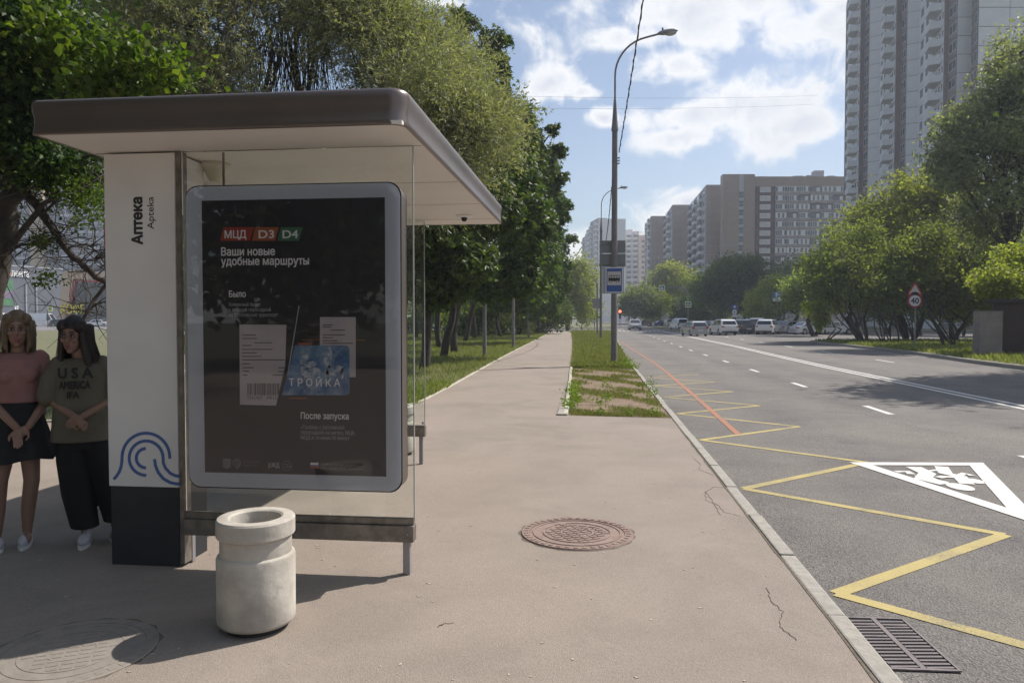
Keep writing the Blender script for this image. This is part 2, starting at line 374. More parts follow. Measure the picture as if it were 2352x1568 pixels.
# kerbs: every stone near enough to be told apart is its own piece
def kerb(name, pts, w, z0, z1, step, ymax, m, gap=.008, jit=.006):
    root = tag(link(name, None), kind='structure')
    P = [Vector(p) for p in pts]; acc = []
    seg = 0; pos = P[0].copy(); out = [pos.copy()]
    for i in range(len(P)-1):
        d = P[i+1]-P[i]; L = d.length; d.normalize(); t = step-((sum(acc)) % step if acc else 0)
        while t < L: out.append(P[i]+d*t); t += step
        acc.append(L)
    out.append(P[-1]); far = MB()
    for a, b in zip(out, out[1:]):
        L = (b-a).length
        if L < .05: continue
        d = (b-a).normalized(); j = random.uniform(-jit, jit); jz = random.uniform(-jit, jit)*.5
        r = Vector((d.y, -d.x))
        if a.length < ymax:
            mb = MB(); mb.obox(a+d*gap/2, b-d*gap/2, w, z0, z1+jz, off=j)
            part('kerb_stone', mb, m, root, bevel=.012)
        else: far.obox(a, b, w, z0, z1)
    if far.v: tag(part('kerb_run', far, m, root), kind='stuff')
    return root
random.seed(3)
kerb('road_kerb', [(1.215,-6),(1.215,25),(1.302,34),(1.552,50),(1.902,76),(2.52,104)], .10, -.158, .006, 1.0, 58, KERBM, .012, .008)
kerb('path_kerb', [(-.50,12.0)]+PR[1:7], .075, -.158, .035, 1.0, 42, KERBL)
kerb('path_kerb', [(p[0],p[1]) for p in PLf[:7][::-1]]+[(-3.35,12.95),(-3.8,12.5),(-6.2,11.65),(-9.5,9.45)], .07, -.158, .022, 1.0, 45, KERBL)
kerb('verge_kerb', [(60,24.35),(15.2,24.35),(14.2,24.9),(14.05,26.5),(14.25,29.8),(14.95,36),(15.2,42),(15.4,55.2),(15.8,56.4),(17,57.15),(30,58.65),(60,60.2)], .14, -.158, .02, 1.0, 62, KERBM)
part('kerb_stone', MB().box((-.60,11.90,-.158),(-.43,12.9,.03)), KERBM, bpy.data.objects['path_kerb'], bevel=.012)

# road markings, children of the road
def mark(name, pts, w, z, m):
    mb = MB(); stripe(mb, pts, w, z, .0004); return part(name, mb, m, RO)
zl = [4.65-2.93*2, 4.65-2.93, 4.65,7.46,10.42,13.3,16.1,18.85,21.6,24.3]
zr = [6.08-2.93*2, 6.08-2.93, 6.08,8.99,11.89,14.7,17.5,20.1,22.9]
mb = MB()
for i, y in enumerate(zl[1:-1]):
    a = Vector((1.47, y)); 
    for k in (i, i+1):
        b = Vector((3.17, zr[k])); stripe(mb, [a, b], .10, ZR+.003+.0006*(k % 2)+.0003*(i % 2), .0003)
part('zigzag_marking', mb, YEL, RO)
mark('bus_lane_line', [(2.08,11.0),(2.17,16.2),(2.27,24),(2.27,29.1),(2.1,42),(1.98,55)], .095, ZR+.0045, ORG)
y = 9.7-3.95*3
while y < 100:
    x = 5.2-.0016*(y-5) if y < 40 else 5.14+.012*(y-40)
    mark('lane_dash', [(x, y-2.55), (x, y-1.25)], .12, ZR+.004, WHT) if False else mark('lane_dash', [(x, y), (x+.01, y+1.3)], .12, ZR+.004, WHT)
    y += 5.25 if y < 41 else 6
dl = [(8.08,-20),(8.08,27),(8.3,36),(8.62,45.6),(9.0,70),(9.45,104)]
mark('centre_line', [(p[0]-.13,p[1]) for p in dl], .12, ZR+.004, WHT)
mark('centre_line', [(p[0]+.15,p[1]) for p in dl], .12, ZR+.004, WHT)
for y in (30,38,46,54,62,70): mark('lane_dash', [(11.5+.02*(y-30), y), (11.55+.02*(y-30), y+2)], .12, ZR+.004, WHT)
for k in range(12): mark('crossing_bar', [(2.4+k*.62, 106.5),(2.4+k*.62, 110.5)], .32, ZR+.004, WHT)
# warning triangle with two running children
T = [G(1950,1062,ZR), G(2258,1063,ZR), G(2405,1212,ZR)]
cT = (T[0]+T[1]+T[2])/3
Ti = []
for i in range(3):
    a, b, c_ = T[i], T[(i+1)%3], T[(i-1)%3]
    u, v = (b-a).normalized(), (c_-a).normalized(); w_ = .17/ math.sin(u.angle(v)); Ti.append(a+(u+v)*w_)
mb = MB()
for i in range(3):
    j = (i+1) % 3
    mb.slab([T[i], T[j], Ti[j], Ti[i]][::-1] if (T[j]-T[i]).cross(cT-T[i]).z < 0 else [T[i], T[j], Ti[j], Ti[i]], ZR+.006, ZR+.0065)
part('triangle_border', mb, WHT, RO)
mb = MB()
def blob(px, py, r):
    c = G(px, py, ZR); mb.slab([(c.x+r*cos(t*pi/8), c.y+r*1.5*sin(t*pi/8)) for t in range(16)], ZR+.006, ZR+.0065)
LZ = [ZR+.006]
def limb(pts, w): LZ[0] += .0002; stripe(mb, [G(a, b, ZR) for a, b in pts], w, LZ[0], .0005)
cr = lambda x, y: (1593+x*.351, 1017.5+y*.351)
blob(*cr(1745,288), .115); blob(*cr(1838,250), .085)
for p, w in (([(1320,188),(1400,188),(1425,205)],.09), ([(1440,158),(1530,200),(1500,235),(1650,270)],.17), ([(1490,215),(1560,245),(1640,262)],.16),
             ([(1470,165),(1530,185),(1600,178)],.07), ([(1620,155),(1650,200),(1740,220),(1790,270)],.14), ([(1740,215),(1770,200),(1825,215)],.08), ([(1600,228),(1640,222),(1700,225)],.09)):
    limb([cr(*q) for q in p], w)
part('running_children_symbol', mb, WHT, RO)

# cracks in the pavement: narrow open grooves
CRK = mat('crack', (.115,.098,.084), None, 1)
mb = MB()
random.seed(11)
def crack(pts, w=.0035):
    P = [G(*p) for p in pts]; q = []
    for a, b in zip(P, P[1:]):
        for t in range(6): q.append(a.lerp(b, t/6)+Vector((random.uniform(-.008,.008), random.uniform(-.008,.008), 0)))
    stripe(mb, q+[P[-1]], w, .002, .001)
for c_ in ([(1592,1052),(1608,1064),(1606,1078),(1640,1092)], [(1670,1120),(1640,1118),(1620,1130),(1622,1148),(1650,1160),(1664,1176),(1700,1185)],
           [(1620,1128),(1640,1155),(1655,1182)], [(1760,1350),(1775,1385),(1800,1405),(1790,1440),(1830,1470)], [(1005,1440),(1020,1432),(1042,1431)]): crack(c_)
part('cracks', mb, CRK, bpy.data.objects['sidewalk'])
# litter: fallen petals, chips
mb = MB(); random.seed(5)
for i in range(260):
    x, y = random.uniform(-4,1.1), 2.6+random.random()**1.6*14; s = random.uniform(.003,.010)
    a = random.uniform(0,pi); mb.slab([(x+s*cos(a+k*pi/2)*(1.6 if k%2 else .8), y+s*sin(a+k*pi/2)*(1.6 if k%2 else .8)) for k in range(4)], .001, .003)
tag(part('litter', mb, mat('pale_petals',(.55,.53,.45),(.2,.16,.11),.9,40), None), 'pale petals and chips scattered over the pavement', 'litter', kind='stuff')

mb = MB(); random.seed(8)
for pts in ([(-.42,11.93),(1.2,11.77)],[(1.207,-6),(1.207,11.7)]):
    a, b = Vector(pts[0]), Vector(pts[1]); k = int((b-a).length/.22); q = [a.lerp(b, i/k)+Vector((random.uniform(-.008,.004), random.uniform(-.004,.004))) for i in range(k+1)]
    stripe(mb, q, .012, .002, .001)
part('edge_gap', mb, mat('packed_dirt',(.09,.075,.055),(.15,.125,.095),.95,30), bpy.data.objects['sidewalk'])
# manhole covers
def manhole(x, y, r, label, m, m2, flat_=False):
    t = thing('manhole_cover', label, 'manhole cover', (x,y,0))
    k_ = 72; ph = [r*(1.045+.022*sin(5*i+x*9)+random.uniform(-.014,.014)) for i in range(k_)]
    part('dirt_collar', MB().slab([(ph[i]*cos(2*pi*i/k_), ph[i]*sin(2*pi*i/k_)) for i in range(k_)], .0002, .0012), MATS['packed_dirt'], t)
    part('rim', MB().lathe([(r*.86,.0013),(r*.86,.011),(r,.011),(r+.006,.0013)], 64), m, t)
    mb = MB().lathe([(0,.006),(r*.855,.006),(r*.855,.0013)], 64)
    part('lid', mb, m2, t)
    mb = MB()
    for q in (.80,.62,.30): mb.lathe([(r*q,.006),(r*q,.011),(r*q-.012,.011),(r*q-.012,.006)], 48)
    for k in range(40):
        a = 2*pi*k/40; c_, s_ = cos(a), sin(a)
        P = [(r*.885*c_-.012*s_, r*.885*s_+.012*c_), (r*.885*c_+.012*s_, r*.885*s_-.012*c_), (r*.965*c_+.014*s_, r*.965*s_-.014*c_), (r*.965*c_-.014*s_, r*.965*s_+.014*c_)]
        mb.slab(P[::-1], .011, .015)
    part('studs', mb, m, t)
    mb = MB(); st = r*.62
    for k in range(-5,6):
        u = k*.045; h = math.sqrt(max(0, (st-.02)**2-u*u))
        for q in range(-7,8):
            v = q*.06
            if abs(v)+.02 < h: mb.box((v-.024,u-.014,.006),(v+.024,u+.014,.0105))
    part('tread_pattern', mb, m2, t, rot=(0,0,.5))
    if flat_:
        for ch in t.children: ch.scale = (1,1,.38)
    return t
manhole(-.12, 5.34, .40, 'brown iron manhole cover in the sunny pavement beside the road', RUST, RUST)
SANDY = mat('dusty_cast_iron', (.205,.182,.158), (.255,.226,.196), .9, 9, bump=.5)
manhole(-2.42, 3.17, .36, 'dusty manhole cover half in shadow left of the concrete bin', SANDY, SANDY, True)

# gully grate
t = thing('drain_grate', 'iron gully grate in the road against the kerb', 'drain grate', (1.40, 3.66, ZR), R(2))
gw, gl = .33, .60
part('pit_shade', MB().box((0,0,.003),(gw,gl,.0045)), BLACK, t)  # flat black plate, the darkness below the bars put in as colour
mb = MB(); 
for a, b in (((0,-.012,.0046),(gw,.004,.012)), ((0,gl-.004,.0046),(gw,gl+.012,.012)), ((-.004,-.012,.0046),(.008,gl+.012,.0125)), ((gw-.012,-.012,.0046),(gw,gl+.012,.0125)), ((gw/2-.013,.0042,.0046),(gw/2+.013,gl-.0042,.0115))): mb.box(a, b)
part('frame', mb, IRON, t)
barm = MB(); barm.add([(-.064,-.009,0),(-.064,.007,0),(.066,.017,0),(.066,.001,0),(-.064,-.009,.006),(-.064,.007,.006),(.066,.017,.006),(.066,.001,.006)],[(3,2,1,0),(4,5,6,7),(0,1,5,4),(1,2,6,5),(2,3,7,6),(3,0,4,7)])
bm_ = barm.mesh('bar', IRON)
for c_ in range(2):
    for k in range(15): link('bar', bm_, t, (.082+c_*.165, .016+k*.0385, .0046))
    for k in range(4): link('cross_bar', MB().box((-.07,-.003,0),(.07,.011,.0045)).mesh('cross_bar', IRON), t, (.079+c_*.165, .06+k*.15, .0047))

# ---------------------------------------------------------------- concrete bins
def bin_(x, y, label):
    t = thing('concrete_bin', label, 'bin', (x,y,0), 0, 'concrete bins by the shelter')
    r = .190
    part('body', MB().lathe([(0,.03),(r-.012,.03),(r-.001,.045),(r,.06),(r+.001,.36),(r-.004,.372),(r-.016,.380),(r-.016,.46)], 64), PURE, t, smooth=R(30))
    part('collar', MB().lathe([(r-.016,.4605),(r-.004,.468),(r+.001,.475),(r+.001,.548),(r-.006,.558),(r-.018,.561),(r-.056,.559),(r-.066,.552),(r-.068,.54),(r-.07,.08),(0,.08)], 64), PURE, t, smooth=R(30))
    part('plinth', MB().lathe([(0,0),(r-.04,0),(r-.04,.0299),(0,.0299)], 48), BLACK, t)
    return t
b0 = G(584,1441); bin_(b0.x, b0.y+.03, 'pale concrete litter bin standing in front of the bus shelter poster')
bin_(-2.24, 8.30, 'concrete litter bin half hidden behind the glass end of the shelter')
# ---------------------------------------------------------------- bus shelter
SH = thing('bus_shelter', 'bus shelter with white roof, pharmacy pillar, glass end and dark poster case', 'bus shelter', (0,0,0))
ZS = 2.587; YG = 4.36
xl, xr, y0, y1 = -3.15, -1.0, 3.87, 8.05
# soffit panels
ys = [y0, 4.37, 5.55, 6.62, 7.62, y1]
for a, b in zip(ys, ys[1:]): part('soffit_panel', MB().box((xl+.02,a+.004,ZS),(xr-.02,b-.004,ZS+.02)), SOFFIT, SH)
part('roof_deck', MB().box((xl+.05,y0+.05,ZS+.021),(xr-.05,y1-.05,ZS+.15)), SOFFIT, SH)
# curved fascia swept round the roof, with rounded outer corners
prof = [(.02,0),(.003,.0),(.0,.004),(.004,.03),(.007,.06),(.007,.09),(.003,.12),(-.001,.150),(.0,.172),(.006,.186),(.018,.196),(.06,.198)]
def ring(off, rc=.10):
    o = []
    X0, X1, Y0_, Y1_ = xl+off, xr-off, y0+off, y1-off; q = max(rc-off, .02); w = .012
    for cx, cy, a0, r in ((X1-q,Y0_+q,-90,q),(X1-q,Y1_-q,0,q),(X0+w,Y1_-w,90,w),(X0+w,Y0_+w,180,w)):
        for k in range(9): a = R(a0+90*k/8); o.append((cx+r*cos(a), cy+r*sin(a)))
    return o
mb = MB(); vs = []; fs = []
for off, z in prof: vs += [(x, y, ZS-.001+z) for x, y in ring(off)]
k = len(ring(0))
for i in range(len(prof)-1):
    for j in range(k): fs.append((i*k+j, i*k+(j+1)%k, (i+1)*k+(j+1)%k, (i+1)*k+j))
mb.add(vs, fs); part('fascia', mb, STEEL, SH, smooth=True)
# pillar
px0, px1 = -3.04, -2.575
part('pillar_panel', MB().box((px0,YG-.03,.50),(px1,YG+.32,ZS-.012)), WPAINT, SH, bevel=.004)
part('plinth', MB().box((px0+.008,YG-.022,0),(px1-.004,YG+.31,.496)), BLACKP, SH)
part('pillar_cap', MB().box((px0-.02,YG+.02,ZS-.10),(px0-.002,YG+.3,ZS-.03)), BLACKP, SH)
part('pillar_trim', MB().box((px1+.001,YG-.02,.02),(px1+.03,YG+.06,ZS-.003)), STEELD, SH)
tA = PL(327,562,YG-.031); tB = PL(327,452,YG-.031)
text('pharmacy_lettering', 'Аптека', .094, DARKTXT, SH, (tA.x, YG-.031, tA.z), (pi/2,-pi/2,0), bold=.0055, width=tB.z-tA.z)
tA2 = PL(352,526,YG-.031)
text('latin_lettering', 'Apteka', .062, DARKTXT, SH, (tA2.x+.004, YG-.031, tA2.z), (pi/2,-pi/2,0), width=PL(352,452,YG-.031).z-tA2.z)
# wave emblem
def cp(x, y): p = PL(x*.2822, 885+y*.2822, YG-.031); return (p.x, p.z)
def arc(cx, cy, rx, ry, a, b, k=24): return [cp(cx+rx*cos(R(a+(b-a)*i/k)), cy-ry*sin(R(a+(b-a)*i/k))) for i in range(k+1)]
mb = MB()
ribbon(mb, [cp(926,762),cp(950,735),cp(972,700),cp(986,660),cp(992,620)]+arc(1188,585,194,198,180,0)+[cp(1382,595)], .019, YG-.033, YG-.0305)
ribbon(mb, [cp(1190,732)]+arc(1190,590,138,140,268,0)+[cp(1330,630),cp(1348,672),cp(1385,712),cp(1425,732),cp(1466,738)], .019, YG-.0332, YG-.0305)
ribbon(mb, [cp(1188,668)]+arc(1188,590,78,78,268,92), .019, YG-.0334, YG-.0305)
ribbon(mb, [cp(1258,598),cp(1266,650),cp(1288,705),cp(1330,757),cp(1385,788),cp(1425,797),cp(1466,800)], .019, YG-.0336, YG-.0305)
part('wave_emblem', mb, BLUEP, SH)
# front glass end, rail, leg
gx0, gx1 = px1+.031, -1.085
part('glass_pane', MB().box((gx0,YG,.335),(gx1,YG+.010,ZS-.004)), GLASS, SH)
part('glass_edge', MB().box((gx1+.0005,YG-.001,.335),(gx1+.007,YG+.011,ZS-.004)), mat('glass_edge',(.32,.34,.31),None,.25), SH)
part('rail', MB().box((gx0,YG-.035,.205),(gx1+.005,YG+.045,.305)), STEELD, SH, bevel=.004)
part('glass_clamp', MB().box((gx0,YG-.012,.306),(gx1+.003,YG+.022,.345)), STEELD, SH, bevel=.002)
part('leg', MB().box((gx1-.066,YG-.01,0),(gx1-.022,YG+.035,.2045)), GREYM, SH, bevel=.004)
part('leg', MB().box((px1+.002,YG+.061,0),(px1+.035,YG+.10,.2045)), GREYM, SH, bevel=.004)
part('bolt', MB().ell((gx1-.03,YG-.04,.255),(.008,.006,.008)), GREYM, SH)
# rear glass end
YR = 7.72
part('glass_pane', MB().box((-2.9,YR,.42),(-1.80,YR+.010,ZS-.004)), GLASS, SH)
part('glass_edge', MB().box((-1.7995,YR-.001,.42),(-1.792,YR+.011,ZS-.004)), bpy.data.materials['glass_edge'], SH)
part('rail', MB().box((-2.9,YR-.03,.30),(-1.79,YR+.05,.415)), STEELD, SH, bevel=.004)
part('leg', MB().box((-1.86,YR,0),(-1.82,YR+.04,.2995)), GREYM, SH, bevel=.004)
part('bolt', MB().ell((-1.815,YR-.005,.445),(.014,.014,.014)), GREYM, SH)
part('pillar_panel', MB().box((-3.04,YR-.2,.02),(-2.905,YR+.1,ZS-.012)), WPAINT, SH, bevel=.004)
# back wall along the lawn side
part('back_beam', MB().box((-3.04,YG+.33,ZS-.09),(-2.98,YR-.21,ZS-.012)), STEELD, SH)
part('glass_pane', MB().box((-3.02,YG+.34,.42),(-3.01,YR-.22,ZS-.095)), GLASS, SH)
part('rail', MB().box((-3.04,YG+.33,.30),(-2.98,YR-.21,.415)), STEELD, SH)
# camera dome and lamp under the roof
cdm = PL(468,372,4.95)
dome = part('camera_dome', MB().lathe([(.0,-.12),(.035,-.118),(.045,-.10),(.075,-.04),(.10,-.018),(.10,0),(0,0)], 32, (-2.52,4.72,ZS-.001)), mat('cream_plastic',(.55,.50,.40),None,.5), SH, smooth=R(30))
lm = part('ceiling_sensor', MB().lathe([(0,-.02),(.06,-.018),(.085,-.006),(.085,0),(0,0)], 24, (-1.30,7.35,ZS-.001)), WPAINT, SH, smooth=R(30))
part('sensor_eye', MB().lathe([(0,-.06),(.02,-.055),(.03,-.035),(.03,-.021),(0,-.021)], 16, (-1.30,7.35,ZS-.001)), BLACK, lm, smooth=R(30))
hb_ = PL(513,345,YG+.06); part('case_hanger', MB().box((hb_.x-.006,YG+.055,2.2),(hb_.x+.006,YG+.065,ZS-.001)), STEELD, SH)
for y_ in ys[1:-1]: part('soffit_joint', MB().box((xl+.03,y_-.006,ZS-.001),(xr-.03,y_+.006,ZS+.001)), STEELD, SH)

# poster case
YF = 4.215
DC = link('poster_case', None, SH)
a = PL(431,775,YF); b = PL(920,775,YF); zt = PL(700,424,YF).z; zb = PL(700,1123,YF).z
cx0, cx1 = a.x, b.x
def rrect(x0, x1, z0, z1, r, k=8):
    o = []
    for cx, cz, a0 in ((x1-r,z0+r,-90),(x1-r,z1-r,0),(x0+r,z1-r,90),(x0+r,z0+r,180)):
        for i in range(k+1): t_ = R(a0+90*i/k); o.append((cx+r*cos(t_), cz+r*sin(t_)))
    return o
rc = .079
part('case_shell', MB().plate(rrect(cx0-.004,cx1+.004,zb-.004,zt+.004,rc), YF+.006, YF+.139), STEEL, DC)
part('case_gasket', MB().plate(rrect(cx0-.007,cx1+.007,zb-.007,zt+.007,rc), YF+.0035, YF+.0075), BLACK, DC)
# front frame ring with a rectangular opening
pa = PL(463,458,YF); pb = PL(884,456,YF); pc = PL(466,1086,YF)
ox0, ox1, oz1, oz0 = pa.x, pb.x, PL(680,457,YF).z, PL(680,1089,YF).z
mb = MB()
out = rrect(cx0,cx1,zb,zt,rc); kk = 9
def pl(pts): mb.plate(pts, YF, YF+.003)
pl(out[0:9]+[(cx1, oz0),(ox1, oz0),(ox0,oz0),(cx0,oz0)]+out[27:36])
pl(out[9:18]+out[18:27]+[(cx0,oz1),(ox0,oz1),(ox1,oz1),(cx1,oz1)])
pl([(ox1,oz0),(cx1,oz0),(cx1,oz1),(ox1,oz1)]); pl([(cx0,oz0),(ox0,oz0),(ox0,oz1),(cx0,oz1)])
part('case_frame', mb, FRAMEG, DC)
YP = YF-.001
part('poster', MB().box((ox0,YP+.0005,oz0),(ox1,YP+.0025,oz1)), POSTER, DC)
part('cover_glass', MB().plate(rrect(cx0+.003,cx1-.003,zb+.003,zt-.003,rc), YF-.012, YF-.008), GLASSC, DC)
def Q(px, py): p = PL(px, py, YP); return (p.x, p.z)
def pq(name, pts, m, dy=.0005): return part(name, MB().plate([Q(*p) for p in pts][::-1], YP-dy, YP+.0004), m, DC)
def ptx(s, px, py, wpx, size, m=WTXT, name='poster_text', bold=.0, dy=.0008):
    p = Q(px, py); w = Q(px+wpx, py)[0]-p[0]
    return text(name, s, size, m, DC, (p[0], YP-dy, p[1]), depth=.0006, width=w, bold=bold)
RED = mat('red_print', (.36,.045,.03), None, .5); ORP = mat('orange_print', (.38,.10,.035), None, .5); GRP = mat('green_print', (.055,.16,.085), None, .5)
pq('line_badge', [(514,522),(583,522),(574,553),(506,553)], RED); ptx('МЦД', 516, 547, 50, .062, bold=.0015)
pq('line_badge', [(586,522),(640,522),(632,553),(579,553)], ORP); ptx('D3', 594, 547, 36, .066, bold=.0015)
pq('line_badge', [(645,522),(695,522),(687,553),(637,553)], GRP); ptx('D4', 649, 547, 36, .066, bold=.0015)
ptx('Ваши новые', 508, 587, 124, .066, bold=.002); ptx('удобные маршруты', 508, 609, 202, .066, bold=.002)
ptx('Было', 526, 682, 39, .052, bold=.0012)
for i, s in enumerate(('Бумажный билет','с платной пересадкой','на Московский транспорт')): ptx(s, 526, 703+i*12, (73,96,112)[i], .03, GTXT)
PAPER = mat('ticket_print', (.46,.405,.43), (.52,.46,.48), .5, 6); INK = mat('ticket_ink', (.12,.10,.11), None, .6)
pq('ticket', [(550,745),(658,746),(655,840),(634,931),(551,929)], PAPER)
pq('ticket', [(735,728),(817,728),(817,866),(735,866)], PAPER, .0006)
random.seed(2)
mb = MB()
for i, (y_, x_, w_) in enumerate(((768,556,32),(776,556,34),(786,584,40),(792,556,22),(801,556,70),(809,556,34),(817,556,44),(825,556,98),(834,556,18),(843,558,24),(851,558,14),(860,558,10),(843,640,14),(852,640,14),(860,626,26),
                   (745,741,24),(750,741,20),(757,760,32),(768,741,52),(774,741,24),(781,741,34),(787,741,70))):
    mb.plate([Q(x_,y_), Q(x_+w_,y_), Q(x_+w_,y_+2.2), Q(x_,y_+2.2)][::-1], YP-.0012, YP-.0004)
tag(part('ticket_print_lines', mb, INK, DC), kind='stuff')
mb = MB(); x_ = 568
while x_ < 642:
    w_ = random.choice((.8,1.2,2,2.6)); mb.plate([Q(x_,880), Q(x_+w_,880), Q(x_+w_,907), Q(x_,907)][::-1], YP-.0012, YP-.0004); x_ += w_+random.choice((.8,1.1,1.8))
tag(part('barcode', mb, INK, DC), kind='stuff')
ptx('2342467   390123', 568, 916, 72, .028, INK, dy=.0012)
CARD = mat('card_print', (.03,.10,.26), (.13,.25,.40), .5, 12, c3=(.34,.42,.50), s3=16)
pts = [(678,793),(796,793),(801,796),(803,801),(803,900),(800,905),(795,907),(648,907)]
pq('travel_card', pts, CARD, .0012)
HW = mat('pale_figure_print', (.50,.54,.60), (.10,.18,.30), .5, 30, lo=.4, hi=.62)
mb = MB()
def bl(px, py, rx, ry, sk=0):
    mb.plate([Q(px+rx*cos(t*pi/10)*(1+.18*sin(3.1*t+px))+sk*sin(t*pi/10), py-ry*sin(t*pi/10)*(1+.15*cos(2.3*t+py))) for t in range(20)], YP-.0020, YP-.0012)
for q in ((700,826,9,13,4),(712,838,14,9,6),(716,856,20,14,4),(694,848,3,14,1),(758,812,5,15,-2),(752,832,8,12,-4),(768,850,22,13,2),(752,862,4,14,0),(786,858,4,13,0)): bl(*q)
part('card_picture', mb, HW, DC)
ptx('Т Р О Й К А', 664, 886, 118, .062, WTXT, 'card_lettering', dy=.0026, bold=.001)
ORB = mat('orange_bar', (.30,.075,.03), None, .6)
for p in ([(692,779),(735,779),(735,781),(692,781)],[(817,780),(838,780),(838,782),(817,782)],[(684,787),(716,787),(716,792),(684,792)],[(664,913),(704,913),(704,916),(664,916)]): pq('orange_bar', p, ORB)
pq('diagonal_edge', [(686,702),(688,702),(660,870),(658,870)], GTXT, .0007)
ptx('После запуска', 691, 961, 110, .052, bold=.0012)
for i, s in enumerate(('«Тройка» с бесплатной','пересадкой на метро, МЦК,','МЦД в течение 90 минут')): ptx(s, 691, 984+i*12, (100,125,112)[i], .032, GTXT)
# small emblems along the foot of the poster
GT2 = mat('dim_print', (.17,.165,.18), None, .5)
mb = MB()
def ringp(px, py, r, w, a=0, b=360, k=22):
    c_ = Q(px, py); rr = abs(Q(px+r, py)[0]-c_[0]); ribbon(mb, [(c_[0]+rr*cos(R(a+(b-a)*i/k)), c_[1]+rr*sin(R(a+(b-a)*i/k))) for i in range(k+1)], w, YP-.0008, YP+.0003)
ringp(544,1063,8.5,.006,-120,215); ringp(544,1063,4,.006,-160,150); ribbon(mb, [Q(544,1078),Q(550,1066)], .006, YP-.0009, YP+.0003)
ringp(659,1069,10.5,.004); ribbon(mb, [Q(652,1066),Q(664,1066)], .006, YP-.0009, YP+.0003); ribbon(mb, [Q(654,1072),Q(668,1071)], .006, YP-.0009, YP+.0003)
mb.plate([Q(512,1053),Q(530,1053),Q(530,1072),Q(521,1077),Q(512,1072)][::-1], YP-.0008, YP+.0003)
part('small_emblems', mb, GT2, DC)
ptx('Московский', 559, 1062, 38, .022, GT2); ptx('транспорт', 559, 1070, 32, .022, GT2); ptx('pжд', 617, 1072, 25, .05, GTXT, bold=.001)
pq('flag_stripe', [(713,1062),(731,1062),(731,1067),(713,1067)], WTXT); pq('flag_stripe', [(713,1067),(731,1067),(731,1070),(713,1070)], BLUEP); pq('flag_stripe', [(713,1070),(731,1070),(731,1075),(713,1075)], RED)
ptx('+7 495 539-54-54   transport.mos.ru', 737, 1069, 104, .022, GT2); ptx('3210 c мобильного   mosmetro.ru', 737, 1077, 98, .022, GT2)
# ---------------------------------------------------------------- lamp posts, signs
def lamp_post(loc, label, h=11.3, signs=None):
    t = thing('street_lamp', label, 'street lamp', loc, 0, 'street lamps along the grass strip')
    hb = h*.70
    part('pole', MB().tube([(0,0,-.05),(0,0,hb*.5),(0,0,hb)], [.105,.10,.092], 16), POLEM, t, smooth=R(30))
    part('pole_collar', MB().lathe([(.093,hb-.05),(.115,hb-.05),(.118,hb+.03),(.105,hb+.1),(.04,hb+1.0),(.035,hb+1.0)], 16), POLEM, t, smooth=R(30))
    P = [(0,0,hb+.9),(0,0,h-1.6)]
    for k in range(1,10):
        a = R(90*k/9*.88); P.append((1.25*(1-cos(a)), 0, h-1.6+1.25*sin(a)*1.0))
    e = P[-1]; P.append((e[0]+.45, 0, e[2]+.10))
    part('arm', MB().tube(P, .032, 10), POLEM, t, smooth=R(30))
    e = P[-1]
    hd = part('lamp_head', MB().ell((0,0,0), (.34,.14,.085), 20, 10), GREYM, t, smooth=True, loc=(e[0]+.26,0,e[2]+.05), rot=(0,-.12,0))
    part('lamp_glass', MB().ell((.10,0,-.055), (.19,.115,.085), 18, 10), mat('lamp_plastic',(.42,.42,.38),None,.2), hd, smooth=True)
    part('photocell', MB().lathe([(0,.17),(.025,.165),(.03,.09),(0,.09)], 10, (-.15,0,0)), BLACK, hd)
    bk = MB(); 
    for z in (0,.09,.18): bk.box((.08,-.02,hb-1.15+z),(.15,.02,hb-1.12+z)); bk.ell((.15,0,hb-1.12+z),(.02,.02,.03),8,6)
    part('cable_bracket', bk, BLACK, t)
    return t
L1 = G(1410,838); LP1 = lamp_post((L1.x, L1.y, 0), 'tall grey street lamp carrying the bus stop sign, nearest the camera')
part('inspection_hatch', MB().box((-.045,-.112,.5),(.045,-.098,.95)), POLEM, LP1)
L2 = G(1380,778); LP2 = lamp_post((L2.x, L2.y, 0), 'second street lamp further along the grass strip', 12.1)
L3 = G(1371.5,770.5); t = thing('metal_post', 'thin grey post behind the second street lamp', 'post', (L3.x, L3.y, 0))
part('pole', MB().tube([(0,0,0),(0,0,5)], .07, 8), POLEM, t); part('sign_back', MB().box((-.45,-.09,2.6),(.4,-.075,3.5)), GREYM, t)
# bus stop sign on the pole
SB = mat('sign_blue', (.03,.09,.30), None, .45); SWH = mat('sign_white', (.62,.62,.64), None, .45); SBK = mat('sign_back_grey', (.19,.20,.20), (.22,.23,.23), .55, 3); SYE = mat('sign_lime', (.62,.75,.16), None, .4); SRD = mat('sign_red', (.42,.04,.05), None, .45)
yb = L1.y-.13
BS = thing('bus_stop_sign', 'blue bus stop sign with a bus pictogram on the nearest street lamp', 'road sign', (L1.x, yb, 0))
def W2(px, py, y=yb): p = PL(px, py, y); return (p.x-L1.x, p.z)
def rectw(mb, a, b, c, d, y0, y1, mi=0): p = W2(a, d); q = W2(c, b); mb.box((p[0],y0,p[1]),(q[0],y1,q[1]), mi)
mb = MB(); rectw(mb, 1383.5,613,1433,674, 0, .02); part('backing_plate', mb, mat('sign_backing',(.30,.33,.34),None,.5), BS, bevel=.004)
mb = MB(); rectw(mb, 1391,614,1431,672, -.006, -.0002); part('white_border', mb, SWH, BS)
mb = MB(); rectw(mb, 1393,616,1428.5,670, -.009, -.0062); part('blue_field', mb, SB, BS)
mb = MB(); rectw(mb, 1395,623.5,1426.5,655, -.012, -.0092); part('white_field', mb, mat('sign_cream',(.5,.46,.45),None,.5), BS)
mb = MB()
rectw(mb, 1397.5,638,1423.5,646, -.015, -.0122); 
